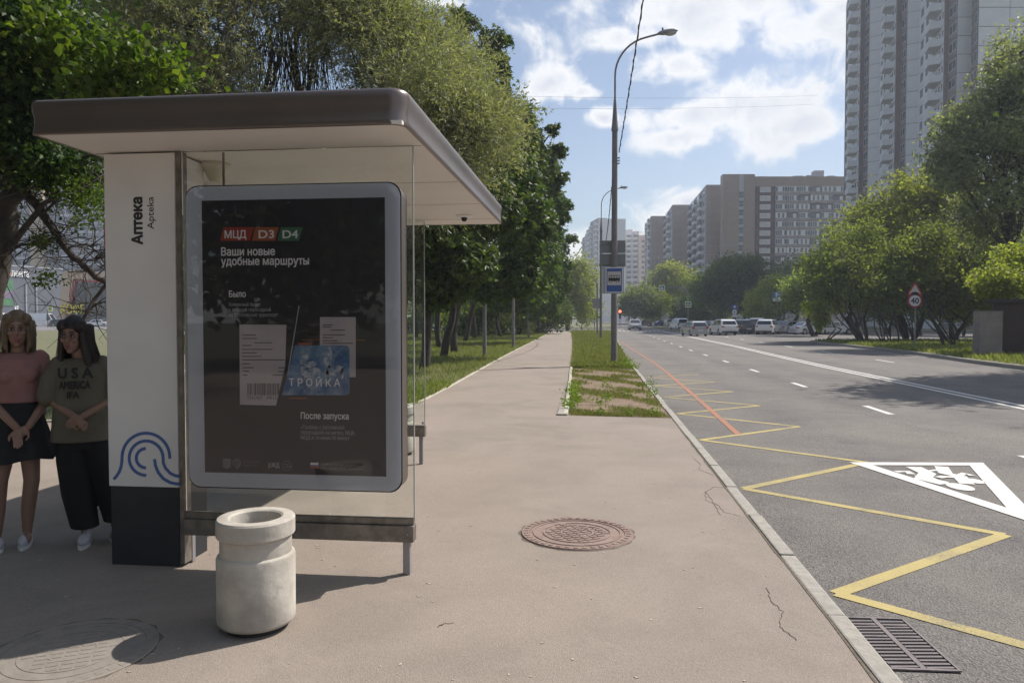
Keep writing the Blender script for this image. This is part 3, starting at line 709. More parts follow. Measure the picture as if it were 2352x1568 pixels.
rectw(mb, 1399,632,1422.5,633.6, -.015, -.0122)
for x_ in (1398.6,1404,1410,1416.2,1422.4): rectw(mb, x_,632,x_+1.2,640, -.0148, -.0122)
for x_ in (1402.5,1417.5):
    c_ = W2(x_,646); mb.plate([(c_[0]+.042*cos(k*pi/8), c_[1]+.042*sin(k*pi/8)) for k in range(16)], -.0155, -.0122)
part('bus_pictogram', mb, BLACK, BS)
mb = MB()
for x_ in (1402.5,1417.5):
    c_ = W2(x_,646); mb.plate([(c_[0]+.022*cos(k*pi/8), c_[1]+.022*sin(k*pi/8)) for k in range(16)], -.0165, -.0156)
part('wheel_hubs', mb, SWH, BS)
y_ = L1.y+.13
t = thing('sign_board', 'two grey sign backs fixed behind the nearest street lamp', 'sign', (L1.x, y_, 0))
for a, b in ((552,580.2),(583,613)):
    mb = MB(); p = PL(1377,b,y_); q = PL(1437,a,y_); mb.box((p.x-L1.x,0,p.z),(q.x-L1.x,.02,q.z)); part('board', mb, SBK, t)
mb = MB(); 
for yy in (560,581.6,606): p = PL(1378,yy,y_); q = PL(1436,yy,y_); mb.box((p.x-L1.x,-.03,p.z-.012),(q.x-L1.x,-.001,p.z+.012))
part('mounting_rail', mb, GREYM, t)

# overhead cable
def cable(name, a, b, sag, r, label, tw=True, grp=None):
    a, b = Vector(a), Vector(b); mb = MB(); K = 60; P = []
    for k in range(K+1):
        t = k/K; P.append(a.lerp(b, t)-Vector((0,0,sag*4*t*(1-t))))
    mb.tube(P, r, 5)
    if tw:
        L = (b-a).length; M_ = int(L*6); q = []
        for k in range(M_+1):
            t = k/M_; p = a.lerp(b, t)-Vector((0,0,sag*4*t*(1-t))); q.append(p+Vector((r*1.5*cos(k*1.3), 0, r*1.5*sin(k*1.3))))
        mb.tube(q, r*.7, 4)
    return tag(part(name, mb, BLACK), label, 'cable', grp)
cable('overhead_cable', (L1.x+.14,L1.y,7.15), at(1540,-420,11.0)+Vector((0,0,0)), .12, .014, 'twisted black cable rising from the nearest street lamp over the camera')
cable('overhead_cable', (L1.x-.02,L1.y+.11,6.9), (L2.x-.0,L2.y-.1,7.6), 1.6, .014, 'sagging black cable between the two street lamps')
for i, (a, b) in enumerate((((-40,100,33.5),(60,210,62)), ((-40,103,32.4),(60,213,60.5)))): cable('far_wire', a, b, 1.0, .02, ('upper' if i == 0 else 'lower')+' of two hair-thin wires crossing the sky above the road', False)

# posts beside the path
for (px, py, lb) in ((1113,818,'dark grey post under the chestnuts, nearest of three beside the path'), (1179,800,'middle grey post on the lawn edge beside the path'), (1213.5,779,'furthest grey post on the lawn edge beside the path')):
    g = G(px, py); t = thing('path_post', lb, 'post', g, 0, 'grey posts beside the path')
    part('shaft', MB().tube([(0,0,-.02),(0,0,4.6)], [.085,.065], 12), POLEM, t, smooth=R(30)); part('base_flange', MB().lathe([(.13,0),(.13,.02),(.08,.02)], 12), POLEM, t)

# road signs -------------------------------------------------
def signpole(name, label, px, py, h, r=.035, z=0.):
    g = G(px, py, z); t = thing(name, label, 'road sign', g); part('pole', MB().tube([(0,0,0),(0,0,h)], r, 10), GREYM, t, smooth=R(30)); return t, g
def disc(mb, c, r, y0, y1, k=28): mb.plate([(c[0]+r*cos(2*pi*i/k), c[1]+r*sin(2*pi*i/k)) for i in range(k)], y0, y1)
t, g = signpole('road_sign', 'red triangle hump sign above a round 40 limit sign', 2101, 796, 3.3); k_ = g.y*.99/FPX*1.0
def rel(px, py, yy=g.y-.05): p = PL(px, py, yy); return (p.x-g.x, p.z)
tri = lambda s, cx, cz: [(cx-.5*s, cz-.289*s), (cx+.5*s, cz-.289*s), (cx, cz+.577*s)]
c_ = rel(2101.5,668); s_ = abs(rel(2121,668)[0]-rel(2082,668)[0])
part('triangle_plate', MB().plate(tri(s_*1.0,c_[0],c_[1]), -.05, -.035), SRD, t); part('triangle_face', MB().plate(tri(s_*.68,c_[0],c_[1]), -.054, -.0505), mat('sign_buff',(.50,.46,.42),None,.5), t)
mb = MB(); b0_ = c_[1]-.289*s_*.66; mb.plate([(c_[0]-.30+.6*i/12, b0_+.12*max(0,sin(pi*i/12))) for i in range(13)][::-1], -.058, -.0545); part('hump_pictogram', mb, BLACK, t)
c2 = rel(2101.5,690.5); rr = abs(rel(2118,690)[0]-rel(2101.5,690)[0])
mb = MB(); disc(mb, c2, rr*1.02, -.05, -.035); part('round_plate', mb, SRD, t)
mb = MB(); disc(mb, c2, rr*.80, -.054, -.0505); part('round_face', mb, SWH, t)
text('speed_number', '40', rr*1.15, BLACK, t, (c2[0], -.0565, c2[1]-rr*.40), align='CENTER', bold=.012)
# pedestrian crossing cantilever
t, g = signpole('crossing_gantry', 'bent cantilever pole with two lime-edged pedestrian crossing signs', 1580, 755, 1.0, .07, ZR)
bpy.data.objects.remove(t.children[0])
d_ = G(1580,755,ZR).y
ztop = PL(1578,662,d_).z-ZR; xarm = PL(1527,658,d_).x-g.x
mb = MB(); mb.tube([(0,0,0),(0,0,ztop-1.4),(-.05,0,ztop-.5),(-.5,0,ztop-.05),(-1.3,0,ztop+.12),(xarm,0,ztop+.25)], [.11,.10,.09,.08,.07,.05], 10); part('pole', mb, GREYM, t, smooth=True)
part('brace', MB().tube([(-.05,0,ztop-.9),(-1.6,0,ztop-.05)], .04, 8), GREYM, t)
def crossing(cx, cz, s, y=-.12):
    p = link('crossing_sign', MB().box((cx-s/2,y,cz-s/2),(cx+s/2,y+.03,cz+s/2)).mesh('crossing_sign', SYE), t)
    part('blue_field', MB().box((cx-s*.36,y-.006,cz-s*.36),(cx+s*.36,y-.0005,cz+s*.36)), SB, p)
    part('white_triangle', MB().plate(tri(s*.62,cx,cz-.04*s), y-.012, y-.0065), SWH, p)
    f = MB(); q = lambda a, b: (cx+a*s, cz+b*s)
    disc(f, q(.01,.15), .045*s, y-.018, y-.0125, 10); ribbon(f, [q(.0,.10),q(.0,-.05)], .06*s, y-.018, y-.0125); ribbon(f, [q(.0,-.04),q(-.09,-.2)], .045*s, y-.0175, y-.0125); ribbon(f, [q(.0,-.04),q(.08,-.2)], .045*s, y-.0185, y-.0125)
    part('walking_figure', f, BLACK, p)
s_ = (PL(1587,700,d_).x-PL(1573,700,d_).x)
p = PL(1520,661.5,d_); crossing(p.x-g.x, p.z-ZR, s_); p = PL(1580.5,699,d_); crossing(p.x-g.x, p.z-ZR, s_)
# parking sign
t, g = signpole('parking_sign', 'blue parking sign above a white plate among the parked cars', 1784, 765, 1.0, .04, ZR)
bpy.data.objects.remove(t.children[0]); d_ = g.y
part('pole', MB().tube([(0,0,0),(0,0,PL(1784,690,d_).z-ZR)], .04, 8), GREYM, t)
r_ = lambda px, py: (PL(px,py,d_).x-g.x, PL(px,py,d_).z-ZR)
a, b = r_(1775,683.5), r_(1794,669.5); part('blue_plate', MB().box((a[0],-.08,a[1]),(b[0],-.06,b[1])), SB, t)
text('parking_letter', 'P', (b[1]-a[1])*1.05, SWH, t, ((a[0]+b[0])/2, -.085, a[1]+.12*(b[1]-a[1])), align='CENTER', bold=.03)
a, b = r_(1775,691.5), r_(1793,685); part('lower_plate', MB().box((a[0],-.08,a[1]),(b[0],-.06,b[1])), SWH, t)
text('plate_text', 'Р7/8', .3, BLACK, t, ((a[0]+b[0])/2, -.085, a[1]+.08), align='CENTER')
# sign group further back
t, g = signpole('road_sign', 'column of a blue sign, a round sign and a white plate before the dark trees', 1687, 757, 1.0, .05, ZR)
bpy.data.objects.remove(t.children[0]); d_ = g.y
part('pole', MB().tube([(0,0,0),(0,0,PL(1687,700,d_).z-ZR)], .05, 8), GREYM, t)
r_ = lambda px, py: (PL(px,py,d_).x-g.x, PL(px,py,d_).z-ZR)
a, b = r_(1681,710), r_(1693,699); part('blue_plate', MB().box((a[0],-.08,a[1]),(b[0],-.06,b[1])), SB, t)
part('white_symbol', MB().plate(tri((b[0]-a[0])*.6,(a[0]+b[0])/2,(a[1]+b[1])/2), -.086, -.081), SWH, t)
c_ = r_(1686.8,716.5); mb = MB(); disc(mb, c_, .38, -.08, -.06); part('round_plate', mb, SWH, t)
mb = MB(); disc(mb, c_, .12, -.086, -.081); part('round_symbol', mb, BLACK, t)
a, b = r_(1681,728), r_(1693,723); part('white_plate', MB().box((a[0],-.08,a[1]),(b[0],-.06,b[1])), SWH, t)
t, g = signpole('road_sign', 'small grey triangular sign back between the far trees', 1559, 752, 5.2, .05, ZR)
part('sign_back', MB().plate(tri(.95,0,4.9), -.08, -.06), SBK, t); part('plate_back', MB().box((-.35,-.08,3.6),(.35,-.06,4.1)), SBK, t)
# traffic light showing red
g = G(1424,753); t = thing('traffic_light', 'traffic light showing red beside the nearest street lamp', 'traffic light', (g.x, g.y, 0))
zt_ = PL(1422,715,g.y).z
part('pole', MB().tube([(.0,0,0),(0,0,zt_-1.0)], .07, 8), GREYM, t)
part('housing', MB().box((-.22,-.12,zt_-1.3),(.22,.12,zt_+.35)), BLACK, t, bevel=.03)
for i, (dz, m_) in enumerate(((0, mat('red_light',(.8,.05,.03),None,.4,emit=((1,.09,.05),6.0))), (-.43, mat('dark_lens',(.03,.03,.03),None,.2)), (-.86, mat('dark_lens',(.03,.03,.03),None,.2)))):
    lm = MB(); disc(lm, (0,zt_+dz), .17 if i else .22, -.16, -.125); part('lens', lm, m_, t)
# back fence rail on the left lawn
g0, g1 = at(-60,888,11.6), at(262,889,11.9)
t = thing('low_rail_fence', 'low dark rail fence behind the two women', 'fence', (0,0,0))
def gr(a, z): return (a.x, a.y, z)
part('rail', MB().tube([gr(g0,.52), gr(g1.lerp(g0,-.6),.52)], .028, 8), BLACK, t)
for k in range(6):
    p = g0.lerp(g1, k/4); part('post', MB().tube([(p.x,p.y,-.05),(p.x,p.y,.52)], .025, 8), BLACK, t)

# brick gate pillar with a wall behind it at the right edge
BR = mat('grey_brick', (.23,.20,.19), (.31,.27,.25), .9, 2, bump=.2); MOR = mat('mortar', (.15,.14,.135), None, .95)
t = thing('brick_pillar', 'grey brick gate pillar at the right edge across the road', 'pillar', (15.86,32.6,0), R(3))
part('core', MB().box((.01,.01,-.1),(.91,.50,1.86)), MOR, t)
bb = MB(); h_ = .067
for k in range(25):
    z = -.05+k*(h_+.010)
    n_ = 4; w_ = .92/n_
    for i in range(n_+(k%2)):
        a = max(0, (i-(.5 if k%2 else 0))*w_); b = min(.92, (i+1-(.5 if k%2 else 0))*w_)
        bb.box((a+.005,random.uniform(-.003,.003),z),(b-.005,.10,z+h_))
    for i in range(2): bb.box((-.003,.11+.2*i,z),(.1,.30+.2*i,z+h_)); 
tag(part('bricks', bb, BR, t), kind='stuff')
part('cap', MB().box((-.02,-.02,1.875),(.94,.53,1.91)), MOR, t)
t = thing('gatehouse', 'dark brown gatehouse wall right of the brick pillar', 'building', (17.15,33.4,0))
part('wall', MB().box((0,0,-.1),(9,.8,2.25)), mat('dark_brown_wall', (.055,.038,.034), (.08,.055,.05), .9, 1), t)
part('roof', MB().box((-.15,-.25,2.251),(9.2,1.0,2.40)), mat('dark_roof',(.03,.03,.03),None,.8), t)
part('window', MB().box((1.0,-.03,1.0),(2.2,-.003,1.75)), BLACK, t)
part('door', MB().box((2.9,-.03,0),(3.8,-.003,1.95)), mat('dark_door',(.03,.028,.03),None,.6), t)

# ---------------------------------------------------------------- apartment tower (right)
TH = 2.8
CONC = mat('tower_panel', (.60,.60,.61), (.68,.68,.685), .85, .35, coord='Object'); CONCD = mat('tower_joint', (.18,.18,.19), None, .9)
BRN = mat('tower_brown', (.24,.195,.19), (.28,.24,.235), .9, .5); WINF = mat('window_frame_white', (.5,.5,.5), None, .5)
WGL = mat('window_glass_far', (.06,.07,.085), (.13,.14,.16), .12, .7, spec=.8)
TW = thing('apartment_tower', 'very tall pale grey panel tower with stacked balconies at upper right', 'building', (0,0,0))
seg = [(2700,111),(2234,111),(2220,114.5),(2187,114.5),(2169,117.5),(2157,117.5),(2101,132.5),(2073,133.5),(2062,136),(2048,136),(2013,151),(1988,152.5),(1978,155),(1967,155),(1940,166)]
typ = ['S','w','p','w','b','B','p','w','b','B','p','w','b','B']
P_ = [at(a, 733, d) for a, d in seg]; NF = 26
core = MB(); base = [(p.x+.0, p.y) for p in P_]
back = [(P_[-1].x+2, P_[-1].y+8), (P_[0].x, P_[0].y+60)]
core.slab([(p[0], p[1]) for p in base][::-1]+[] if False else (base+back)[::-1], -.1, NF*TH+.4)
part('core', core, CONCD, TW)
def local_mesh(mb, name, m): return mb.mesh(name, m)
cache = {}
def place(name, me, p, q, z, off=0):     # local x along p->q, local -y outward
    d = Vector((q.x-p.x, q.y-p.y)).normalized(); 
    o = link(name, me, TWP, (p.x, p.y, z), (0,0,math.atan2(d.y, d.x))); return o
TWP = TW
for i, ty in enumerate(typ):
    p, q = P_[i+1], P_[i]                # left to right seen from outside
    L = (Vector((q.x-p.x, q.y-p.y))).length
    if ty == 'S':
        p2 = P_[1]; w_ = 4.6; me = MB().box((.05,-.12,.05),(w_-.05,-.001,TH-.05)).mesh('wall_panel', CONC)
        for c_ in range(5):
            for k in range(NF): o = link('wall_panel', me, TW, (P_[1].x+c_*w_*cos(YAW), P_[1].y+c_*w_*sin(YAW), k*TH), (0,0,YAW))
    elif ty == 'p':
        me = MB().box((.03,-.10,.05),(L-.03,-.001,TH-.05)).mesh('wall_panel', CONC)
        for k in range(NF): place('wall_panel', me, p, q, k*TH)
    elif ty == 'b':
        me = MB().box((.0,-.06,.02),(L,-.001,TH*NF-.0)).mesh('brown_strip', BRN); place('brown_strip', me, p, q, 0)
    elif ty == 'w':
        me = MB().box((.03,-.10,.05),(L-.03,-.001,.85)).box((.03,-.10,2.45),(L-.03,-.001,TH-.05)).mesh('spandrel', BRN)
        wm = MB().box((.15,-.06,.87),(L-.15,-.002,2.42), 0).box((.12,-.09,.86),(.22,-.061,2.43),1).box((L-.22,-.09,.86),(L-.12,-.061,2.43),1).box((L/2-.05,-.09,.87),(L/2+.05,-.061,2.42),1).box((.22,-.085,2.3),(L-.22,-.061,2.42),1).box((.22,-.085,.87),(L-.22,-.061,.97),1).mesh('window', [WGL, WINF])
        for k in range(NF): place('spandrel', me, p, q, k*TH); place('window', wm, p, q, k*TH)
    else:
        a0, a1 = L-5.4, L-1.0
        bm2 = MB(); bm2.add([(a0,-.05,.0),(a0+1.2,-1.75,.0),(a1-.3,-1.75,.0),(a1,-.05,.0),(a0,-.05,.16),(a0+1.2,-1.75,.16),(a1-.3,-1.75,.16),(a1,-.05,.16)],[(3,2,1,0),(4,5,6,7),(0,1,5,4),(1,2,6,5),(2,3,7,6)])
        pp = [(a0,-.05),(a0+1.2,-1.76),(a1-.3,-1.76),(a1,-.05)]
        for u, v in zip(pp, pp[1:]): bm2.obox(u, v, -.08, .17, 1.12, off=0)
        bme = bm2.mesh('balcony', CONC)
        wall = MB().box((0,-.05,.05),(L,-.001,TH-.05)).mesh('wall_panel', CONC)
        dm = MB().box((L-2.6,-.09,.2),(L-1.8,-.051,2.2),0).box((L-4.6,-.09,1.0),(L-3.2,-.051,2.2),0).box((L-4.8,-.10,.95),(L-4.6,-.051,2.25),1).box((L-3.2,-.10,.95),(L-3.0,-.051,2.25),1).box((L-.75,-.09,1.2),(L-.3,-.051,2.2),0).box((1.5,-.09,.9),(3.2,-.051,2.3),0).box((5.,-.09,.9),(6.4,-.051,2.3),0).mesh('balcony_window', [WGL, WINF])
        for k in range(NF):
            place('wall_panel', wall, p, q, k*TH); place('balcony', bme, p, q, k*TH); place('balcony_window', dm, p, q, k*TH)
part('parapet', MB().slab([(p.x-.1, p.y-.1) for p in P_[1:]][::-1]+[], 0, .01) if False else MB().slab((base+back)[::-1], NF*TH+.41, NF*TH+1.2), CONC, TW)

# ---------------------------------------------------------------- long brown panel building
BPN = mat('brown_panel', (.26,.205,.175), (.31,.25,.215), .9, .25); BPD = mat('dark_brown_panel', (.085,.062,.06), (.10,.075,.07), .9, .3); SEAM = mat('pale_joint', (.36,.33,.30), None, .9)
GSP = mat('grey_spandrel', (.24,.225,.22), (.29,.27,.26), .9, .2); LOG = mat('loggia_white', (.66,.67,.68), (.55,.56,.57), .5, .3); GRW = mat('grey_white_panel', (.34,.34,.36), (.42,.42,.44), .9, .2)
BB = thing('panel_apartment_block', 'long stepped brown panel apartment block beyond the parked cars', 'building', (0,0,0)); HB = 16
def frontal(px0, px1, d, cols, mp, top, floors=None, name='wall_panel'):
    a, b = at(px0, 733, d), at(px1, 733, d); a = Vector((a.x, a.y)); b = Vector((b.x, b.y)); L = (b-a).length; u = (b-a)/L; nrm = Vector((0.0, -1.0))
    return a, b, L, u, nrm
rot_f = YAW
def receding(p, q, h, m):     # side facade from far p to near q
    L = (q-p).length; ang = math.atan2(q.y-p.y, q.x-p.x)
    core = MB().box((0,-.25,-.1),(L-.2,-.01,h)); part('side_wall', core, m, BB, loc=(p.x,p.y,0), rot=(0,0,ang)); d_ = (q-p)/L; p = p+Vector((d_.y,-d_.x))*.25
    n_ = max(2, int(L/6)); w_ = L/n_
    for i in range(n_):
        wm = MB()
        if i % 2: wm.box((i*w_+w_*.25,-.06,1.0),(i*w_+w_*.75,-.001,2.4),0)
        else: wm.box((i*w_+.6,-1.0,.1),((i+1)*w_-.6,-.001,1.1),1).box((i*w_+.7,-.95,1.1),((i+1)*w_-.7,-.5,2.5),0)
        me = wm.mesh('window' if i % 2 else 'balcony', [WGL, LOG])
        for k in range(3, int(h/2.8)): link('window' if i % 2 else 'balcony', me, BB, (p.x,p.y,k*2.8), (0,0,ang))
def block(px0, px1, d, cols, h, mp=BPN, back=40, skip=(), side=None):
    a, b, L, u, nrm = frontal(px0, px1, d, 1, mp, h)
    core = MB(); c = b-nrm*back; e = a-nrm*back; core.slab([(*a,),(*b,),(*c,),(*e,)], -.1, h); part('section', core, SEAM, BB)
    nf = int(h/2.8)+1; fs = h/(nf); x = 0
    for i, w_ in enumerate(cols):
        w_ = w_*L
        if i not in skip:
            me = MB().box((.07,-.12,.07),(w_-.07,-.001,fs-.07)).mesh('wall_panel', mp)
            for k in range(nf):
                if k*fs < 9: continue
                p = a+u*x; link('wall_panel', me, BB, (p.x, p.y, k*fs), (0,0,rot_f))
        x += w_
    if side: receding(a-nrm*back, a, h-.4, side)
    return a, u, L, fs, nf
H0 = 45.2
# window facade
a, u, L, fs, nf = block(1731,2010,228,[1],H0,GSP,20,skip=(0,))
FW = mat('facade_strip', (.17,.155,.155), None, .9)
unit = 3.0
c0 = (1777-1731)/FPX*228; xx = 0
rd = random.Random(4)
wdk = MB().box((.05,-.12,.1),(c0-.05,-.001,2.7)).mesh('dark_panel', BPD)
wmA = MB().box((1.6,-.2,.95),(c0-1.5,-.125,2.35),0).box((1.5,-.22,.85),(1.62,-.121,2.45),1).box((c0-1.52,-.22,.85),(c0-1.4,-.121,2.45),1).box((1.62,-.22,2.33),(c0-1.52,-.121,2.45),1).box((1.62,-.22,.85),(c0-1.52,-.121,.97),1).box((c0/2-.3,-.22,.97),(c0/2-.15,-.201,2.33),1).mesh('window', [mat('curtained_glass',(.38,.38,.39),(.55,.55,.56),.3,.8), LOG])
LOGV = []
for v in range(4):
    r2 = random.Random(v+9); w_ = 3.55; m1 = MB()
    m1.box((.05,-.5,.1),(w_-.05,-.15,1.0), 2)                       # parapet
    m1.box((.0,-.12,.0),(w_,-.001,2.8), 3)
    n_ = 5; x = .1
    if v < 3:
        for i in range(n_):
            q = (w_-.2)/n_
            m1.box((x+.04,-.42,1.02),(x+q-.04,-.38,2.45), 0 if r2.random() < .55 else 1); m1.box((x-.03,-.46,1.0),(x+.04,-.36,2.5), 1); x += q
        m1.box((.07,-.46,2.45),(w_-.07,-.36,2.62), 1); m1.box((.06,-.46,.93),(w_-.06,-.505,1.02), 1)
    else:
        m1.box((.5,-.2,.9),(1.5,-.13,2.3), 0); m1.box((2.0,-.2,.9),(3.0,-.13,2.3), 1)
    LOGV.append(m1.mesh('loggia', [WGL, LOG, GSP, FW]))
part('facade_cornice', MB().box((0,-.16,H0-fs*1.15),(L,-.001,H0-.05)), BPN, BB, loc=(a.x,a.y,0), rot=(0,0,rot_f))
for k in range(3, nf-1):
    z = H0-fs*1.15-(nf-1-k)*fs+.05
    link('dark_panel', wdk, BB, (a.x, a.y, z), (0,0,rot_f)); link('window', wmA, BB, (a.x, a.y, z), (0,0,rot_f))
    x = c0
    while x < L-3.6:
        p = a+u*x; link('loggia', LOGV[rd.choice((0,1,2,0,1,3))], BB, (p.x, p.y, z), (0,0,rot_f)); x += 3.55
roofbits = MB()
for px, w_, h_ in ((1745,2.5,.8),(1830,3,1.0),(1862,3.5,1.2),(1877,3.0,2.6),(1905,2.4,1.0)):
    p = at(px, 733, 232); roofbits.box((p.x-w_/2,p.y,H0),(p.x+w_/2,p.y+3,H0+h_))
part('roof_vents', roofbits, GRW, BB)
# end walls stepping away to the left
a2, u2, L2_, fs2, nf2 = block(1657,1731,227.4,[.12,.38,.16,.34],H0+.6,BPN,4,skip=(2,))
sw = MB(); x = L2_*.5; wst = L2_*.16
stm = MB().box((x+.1,-.08,.05),(x+wst-.1,-.001,.9),1).box((x+.15,-.06,.92),(x+wst-.15,-.002,2.6),0).box((x+.15,-.09,1.7),(x+wst-.15,-.061,1.8),1).mesh('stair_window', [mat('stair_glass',(.07,.11,.13),(.12,.16,.18),.15,.5), GRW])
for k in range(3, nf2-2): link('stair_window', stm, BB, (a2.x, a2.y, k*fs2), (0,0,rot_f))
part('stair_panel', MB().box((x+.1,-.1,(nf2-2)*fs2),(x+wst-.1,-.001,nf2*fs2-.1)), GRW, BB, loc=(a2.x,a2.y,0), rot=(0,0,rot_f))
block(1620,1657.2,232,[.3,.7],43.4,BPN,38,side=GRW)
block(1543,1586.5,271,[.08,.92],43.2,BPN,24,side=GRW)
block(1494,1529.5,296,[.25,.75],42.6,BPN,20,side=GRW)

# ---------------------------------------------------------------- far pale towers
def tower(name, label, blocks):
    t = thing(name, label, 'building', (0,0,0))
    for (pa, da, pb, db, h, m, kind) in blocks:
        p, q = at(pa,733,da), at(pb,733,db); L = (Vector((q.x-p.x, q.y-p.y))).length; ang = math.atan2(q.y-p.y, q.x-p.x)
        part('section', MB().box((0,0,-.1),(L,22 if abs(ang-YAW) < .3 else 5,h)), m, t, loc=(p.x,p.y,0), rot=(0,0,ang))
        if not kind: continue
        n_ = max(1, int(L/kind[1])); w_ = L/n_
        for i in range(n_):
            wm = MB()
            if kind[0] == 'b' or (kind[0] == 'm' and i % 2 == 0): wm.box((i*w_+w_*.12,-1.1,.1),((i+1)*w_-w_*.12,-.001,1.15),1).box((i*w_+w_*.2,-.5,1.16),((i+1)*w_-w_*.2,-.002,2.5),0); nm = 'balcony'
            else: wm.box((i*w_+w_*.3,-.08,.9),((i+1)*w_-w_*.3,-.001,2.3),0); nm = 'window'
            me = wm.mesh(nm, [WGL, LOG])
            for k in range(4, int(h/2.9)): link(nm, me, t, (p.x,p.y,k*2.9), (0,0,ang))
    return t
PINK = mat('pinkish_panel', (.42,.33,.31), (.50,.42,.40), .9, .12); WPN = mat('white_far_panel', (.62,.62,.63), (.56,.56,.58), .85, .1); CRM = mat('cream_far_panel', (.62,.48,.38), (.58,.45,.37), .9, .1)
tower('distant_tower', 'distant white and pink apartment tower left of the nearest street lamp', [(1373,400,1436,400,55.5,WPN,None),(1355,418,1373,400,56,PINK,('m',5)),(1346,430,1356,420,53,WPN,('b',6)),(1337,445,1346,432,50,PINK,('m',5))])
tower('distant_tower', 'distant sunlit tower with cream end beyond the brown block', [(1436,420,1452,418,52,WPN,('b',4)),(1452,419,1467,417,51,WPN,('b',5)),(1467,416,1486,416,48.5,CRM,('w',3.2))])

# ---------------------------------------------------------------- left background: store, cafe and flats
SG = mat('blue_grey_cladding', (.095,.105,.125), (.115,.125,.148), .6, .3)
t = thing('supermarket', 'blue-grey supermarket hall with lettering along its roof edge', 'building', (0,0,0))
p, q = at(-260,733,165), at(148,733,205); L = (Vector((q.x-p.x,q.y-p.y))).length; ang = math.atan2(q.y-p.y,q.x-p.x); hh = 15.2
def loc_(px, pl_p=p, pl_q=q):     # local x of a pixel column on the wall line
    v, _ = ray(px, 733); v = Vector((v.x, v.y)); d = Vector((pl_q.x-pl_p.x, pl_q.y-pl_p.y)).normalized(); P0 = Vector((pl_p.x, pl_p.y))
    det = v.x*(-d.y)-v.y*(-d.x); s = (v.x*P0.y-v.y*P0.x)/det if det else 0
    return -s if False else (P0.x*v.y-P0.y*v.x)/(d.y*v.x-d.x*v.y)
part('wall', MB().box((0,0,-.1),(L,40,hh)), SG, t, loc=(p.x,p.y,0), rot=(0,0,ang))
part('roof_edge', MB().box((-.1,-.12,hh),(L+.1,40,hh+.3)), GRW, t, loc=(p.x,p.y,0), rot=(0,0,ang))
for k in range(1, int(L/3)): part('cladding_joint', MB().box((k*3-.04,-.04,0),(k*3+.04,-.001,hh-.01)), CONCD, t, loc=(p.x,p.y,0), rot=(0,0,ang))
def ontext(s, px0, px1, z, size, m, nm='store_lettering', bold=.05):
    x0, x1 = loc_(px0), loc_(px1); d = Vector((q.x-p.x,q.y-p.y)).normalized()
    w_ = text_mesh(s, size, m, depth=.2, bold=bold, width=x1-x0)
    o = link(nm, w_, t, (p.x+d.x*x0+d.y*.2, p.y+d.y*x0-d.x*.2, z), (pi/2,0,ang)); return o
GL_ = mat('green_letter',(.03,.35,.06),None,.5); OL_ = mat('orange_letter',(.75,.32,.03),None,.5); WL_ = mat('white_letter',(.8,.8,.8),None,.5)
ontext('гип', -42, -8, 12.6, 2.6, GL_); ontext('ер', -7, 14, 12.6, 2.6, GL_); ontext('о', 15, 25, 12.6, 2.6, OL_); ontext('лента', 26, 68, 12.6, 2.6, WL_)
def onbox(px0, px1, z0, z1, m, nm, y=.15):
    x0, x1 = loc_(px0), loc_(px1); return part(nm, MB().box((x0,-y,z0),(x1,-.001,z1)), m, t, loc=(p.x,p.y,0), rot=(0,0,ang))
BGR = mat('banner_green', (.07,.24,.08), (.05,.15,.07), .7, .8); BPU = mat('banner_violet', (.16,.10,.22), (.22,.2,.22), .7, .7)
onbox(-30,31,8.9,11.6,BGR,'banner'); onbox(-30,31,6.9,8.85,BPU,'banner',.17); onbox(-30,31,5.0,6.85,BGR,'banner',.16)
onbox(34,42,2.2,5.0,WL_,'door'); onbox(82,87,1.5,5.0,BLACK,'door')
for px in (59,83): onbox(px,px+2,1,11.0,GRW,'downpipe',.3)
TAN = mat('tan_portal', (.50,.36,.24), (.54,.40,.27), .7, .4); DGL = mat('dark_shop_glass', (.02,.03,.028), (.05,.06,.05), .1, .25, spec=.8)
t = thing('cafe_pavilion', 'tan framed cafe pavilion with dark glass and yellow lettering', 'building', (0,0,0))
d_ = 172; f_ = lambda px, py: (at(px,py,d_))
o_ = at(141,733,d_)
def lx(px): return (px-141)/FPX*d_
def lz(py): return EYE+(733-py)/FPX*d_
kw = dict(loc=(o_.x,o_.y,0), rot=(0,0,YAW))
part('frame', MB().plate([(lx(136),0),(lx(150),0),(lx(172),lz(641)),(lx(330),lz(650)),(lx(330),lz(630)),(lx(162),lz(621)),(lx(148),lz(627))][::-1][::-1], -.5, 12), TAN, t, **kw)
part('dark_glazing', MB().plate([(lx(151),.0),(lx(330),0),(lx(330),lz(652)),(lx(174),lz(644))], .3, 11), DGL, t, **kw)
part('red_trim', MB().plate([(lx(152),0),(lx(155),0),(lx(176),lz(645.5)),(lx(330),lz(654)),(lx(330),lz(651)),(lx(174),lz(642.5))], -.3, .2), mat('red_trim',(.55,.06,.04),None,.5), t, **kw)
for k in range(4): part('mullion', MB().box((lx(195+k*36),.1,0),(lx(196+k*36),.29,lz(652))), BLACK, t, **kw)
part('ledge', MB().box((lx(160),-.05,lz(700)),(lx(330),.28,lz(698))), CONCD, t, **kw)
YLL = mat('yellow_letter', (.85,.72,.03), None, .5)
cm = text_mesh('КОФЕ', 2.9, YLL, depth=.2, bold=.06, width=lx(200)-lx(145)); link('cafe_lettering', cm, t, (o_.x+lx(145)*cos(YAW)+.6*sin(YAW)*0, o_.y+lx(145)*sin(YAW)-.7, lz(720)), (pi/2,0,YAW))
RDB = mat('red_banner', (.22,.02,.025), None, .6)
t = thing('red_sign_pylon', 'dark red vertical sign just left of the pharmacy pillar', 'sign', at(249,733,60)*1.0); t.location.z = 0
